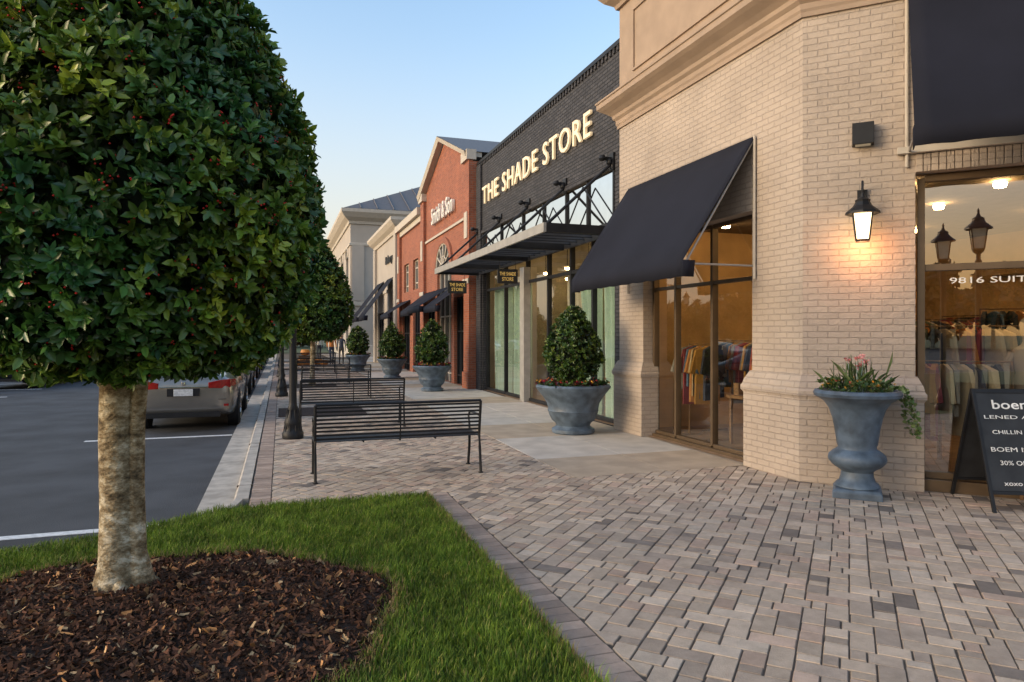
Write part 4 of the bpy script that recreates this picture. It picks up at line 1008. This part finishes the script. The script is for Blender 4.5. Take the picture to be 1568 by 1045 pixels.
# ------------------------------------------------------------ people far down the walk
def pmat(name,stops):
    m,nt,p=nmat(name); L=nt.links; tc=N(nt,'ShaderNodeTexCoord'); sx=N(nt,'ShaderNodeSeparateXYZ'); L.new(tc.outputs['Object'],sx.inputs[0])
    mu=N(nt,'ShaderNodeMath',operation='MULTIPLY'); mu.inputs[1].default_value=.5; L.new(sx.outputs[2],mu.inputs[0])
    cr=N(nt,'ShaderNodeValToRGB'); cr.color_ramp.interpolation='CONSTANT'; el_=cr.color_ramp.elements
    el_[0].position=0; el_[0].color=c4(stops[0][1]); el_[1].position=stops[1][0]/2; el_[1].color=c4(stops[1][1])
    for z,c in stops[2:]: q=el_.new(z/2); q.color=c4(c)
    L.new(mu.outputs[0],cr.inputs[0]); L.new(cr.outputs[0],p.inputs['Base Color']); p.inputs['Roughness'].default_value=.8
    return m
def person(x,y,rz,shirt,pants,hair=(.05,.03,.02),step=.18,s=1.0):
    J=[((0,0,.95),.13),((0,0,1.12),.125),((0,0,1.30),.15),((0,0,1.44),.09),((0,0,1.51),.055),((0,.01,1.58),.07),((0,.015,1.66),.095),((0,.01,1.74),.07),
       ((.18,0,1.41),.06),((.22,-.05,1.15),.045),((.22,.06,.92),.035),((.22,.09,.84),.03),
       ((-.18,0,1.41),.06),((-.22,.05,1.15),.045),((-.22,.14,.93),.035),((-.22,.18,.85),.03),
       ((.09,0,.88),.09),((.10,step,.50),.062),((.10,step*.9,.09),.045),((.10,step*.9+.14,.04),.035),
       ((-.09,0,.88),.09),((-.10,-step*.3,.50),.062),((-.10,-step*1.2,.10),.045),((-.10,-step*1.2+.13,.04),.035)]
    E=[(0,1),(1,2),(2,3),(3,4),(4,5),(5,6),(6,7),(3,8),(8,9),(9,10),(10,11),(3,12),(12,13),(13,14),(14,15),(0,16),(16,17),(17,18),(18,19),(0,20),(20,21),(21,22),(22,23)]
    for hb in (11,15):
        hx,hy,hz=J[hb][0]; sg=1 if hx>0 else -1
        for k,(o_,l_) in enumerate(((-.026,.065),(-.010,.075),(.008,.072),(.024,.058))):
            J.append(((hx,hy+o_,hz-.045),.009)); E.append((hb,len(J)-1)); J.append(((hx-sg*.01,hy+o_+.004,hz-.04-l_*.6),.008)); E.append((len(J)-2,len(J)-1)); J.append(((hx-sg*.024,hy+o_+.006,hz-.04-l_),.007)); E.append((len(J)-2,len(J)-1))
        J.append(((hx-sg*.012,hy+.035,hz-.02),.010)); E.append((hb,len(J)-1)); J.append(((hx-sg*.02,hy+.045,hz-.055),.008)); E.append((len(J)-2,len(J)-1))
    me=bpy.data.meshes.new('figure'); me.from_pydata([j[0] for j in J],E,[]); e=empty('person',(x,y,0),rz); e.scale=(s,s,s)
    o=bpy.data.objects.new('figure',me); COL.objects.link(o); o.parent=e
    md=o.modifiers.new('skin','SKIN'); sv=me.skin_vertices[0].data
    for i,j in enumerate(J): sv[i].radius=(j[1],j[1]*.85)
    sv[0].use_root=True
    md.use_smooth_shade=True; sb=o.modifiers.new('s','SUBSURF'); sb.levels=1; sb.render_levels=1
    me.materials.append(pmat('clothing',[(0,(.03,.02,.02)),(.09,pants),(.97,shirt),(1.49,(.45,.27,.18)),(1.69,hair)]))
person(2.6,38.2,math.radians(190),(.55,.20,.05),(.04,.05,.09)); person(3.15,38.6,math.radians(175),(.06,.07,.10),(.10,.09,.08),(.12,.07,.03),.1,.95); person(2.3,45,math.radians(10),(.5,.48,.45),(.03,.03,.04))

# ------------------------------------------------------------ light
el=math.radians(10); az=math.radians(268)
w=bpy.data.worlds.new('World'); sc.world=w; w.use_nodes=True; nt=w.node_tree; bg=nt.nodes['Background']; L=nt.links
sk=nt.nodes.new('ShaderNodeTexSky'); sk.sky_type='NISHITA'; sk.sun_disc=False; sk.sun_elevation=el; sk.sun_rotation=az
sk.air_density=1.0; sk.dust_density=2.6; sk.ozone_density=1.4; sk.altitude=0
tc=N(nt,'ShaderNodeTexCoord'); sp_=N(nt,'ShaderNodeSeparateXYZ'); L.new(tc.outputs['Generated'],sp_.inputs[0])
ab=N(nt,'ShaderNodeMath',operation='ABSOLUTE'); L.new(sp_.outputs[2],ab.inputs[0])
mr_=N(nt,'ShaderNodeMapRange',interpolation_type='SMOOTHSTEP'); mr_.inputs[1].default_value=0.0; mr_.inputs[2].default_value=.46; mr_.inputs[3].default_value=.88; mr_.inputs[4].default_value=0; L.new(ab.outputs[0],mr_.inputs[0])
dt=N(nt,'ShaderNodeVectorMath',operation='DOT_PRODUCT'); dt.inputs[1].default_value=(-.85,-.52,0); L.new(tc.outputs['Generated'],dt.inputs[0])
m1=N(nt,'ShaderNodeMapRange',interpolation_type='SMOOTHSTEP'); m1.inputs[1].default_value=.0; m1.inputs[2].default_value=1.0; L.new(dt.outputs['Value'],m1.inputs[0])
hz=N(nt,'ShaderNodeMix',data_type='RGBA'); hz.inputs[6].default_value=(1.75,1.50,1.20,1); hz.inputs[7].default_value=(2.7,1.5,.52,1); L.new(m1.outputs[0],hz.inputs[0])
mxs=N(nt,'ShaderNodeMix',data_type='RGBA'); L.new(mr_.outputs[0],mxs.inputs[0]); L.new(sk.outputs[0],mxs.inputs[6]); L.new(hz.outputs[2],mxs.inputs[7])
L.new(mxs.outputs[2],bg.inputs[0]); bg.inputs[1].default_value=.50
sd=Vector((math.sin(az)*math.cos(el),math.cos(az)*math.cos(el),math.sin(el)))
sl=bpy.data.lights.new('sun','SUN'); sl.energy=1.7; sl.angle=math.radians(22); sl.color=(1,.77,.54)
so=bpy.data.objects.new('sun',sl); COL.objects.link(so); so.rotation_euler=sd.to_track_quat('Z','Y').to_euler()
cam=bpy.data.cameras.new('camera'); co=bpy.data.objects.new('camera',cam); COL.objects.link(co)
cam.sensor_width=36; cam.lens=24; cam.shift_y=-.0064; cam.clip_end=3000; cam.clip_start=.05
co.location=(0,0,1.65); co.rotation_euler=(math.radians(90),0,math.radians(-18.7)); sc.camera=co
sc.view_settings.view_transform='Standard'; sc.view_settings.look='None'; sc.view_settings.exposure=0
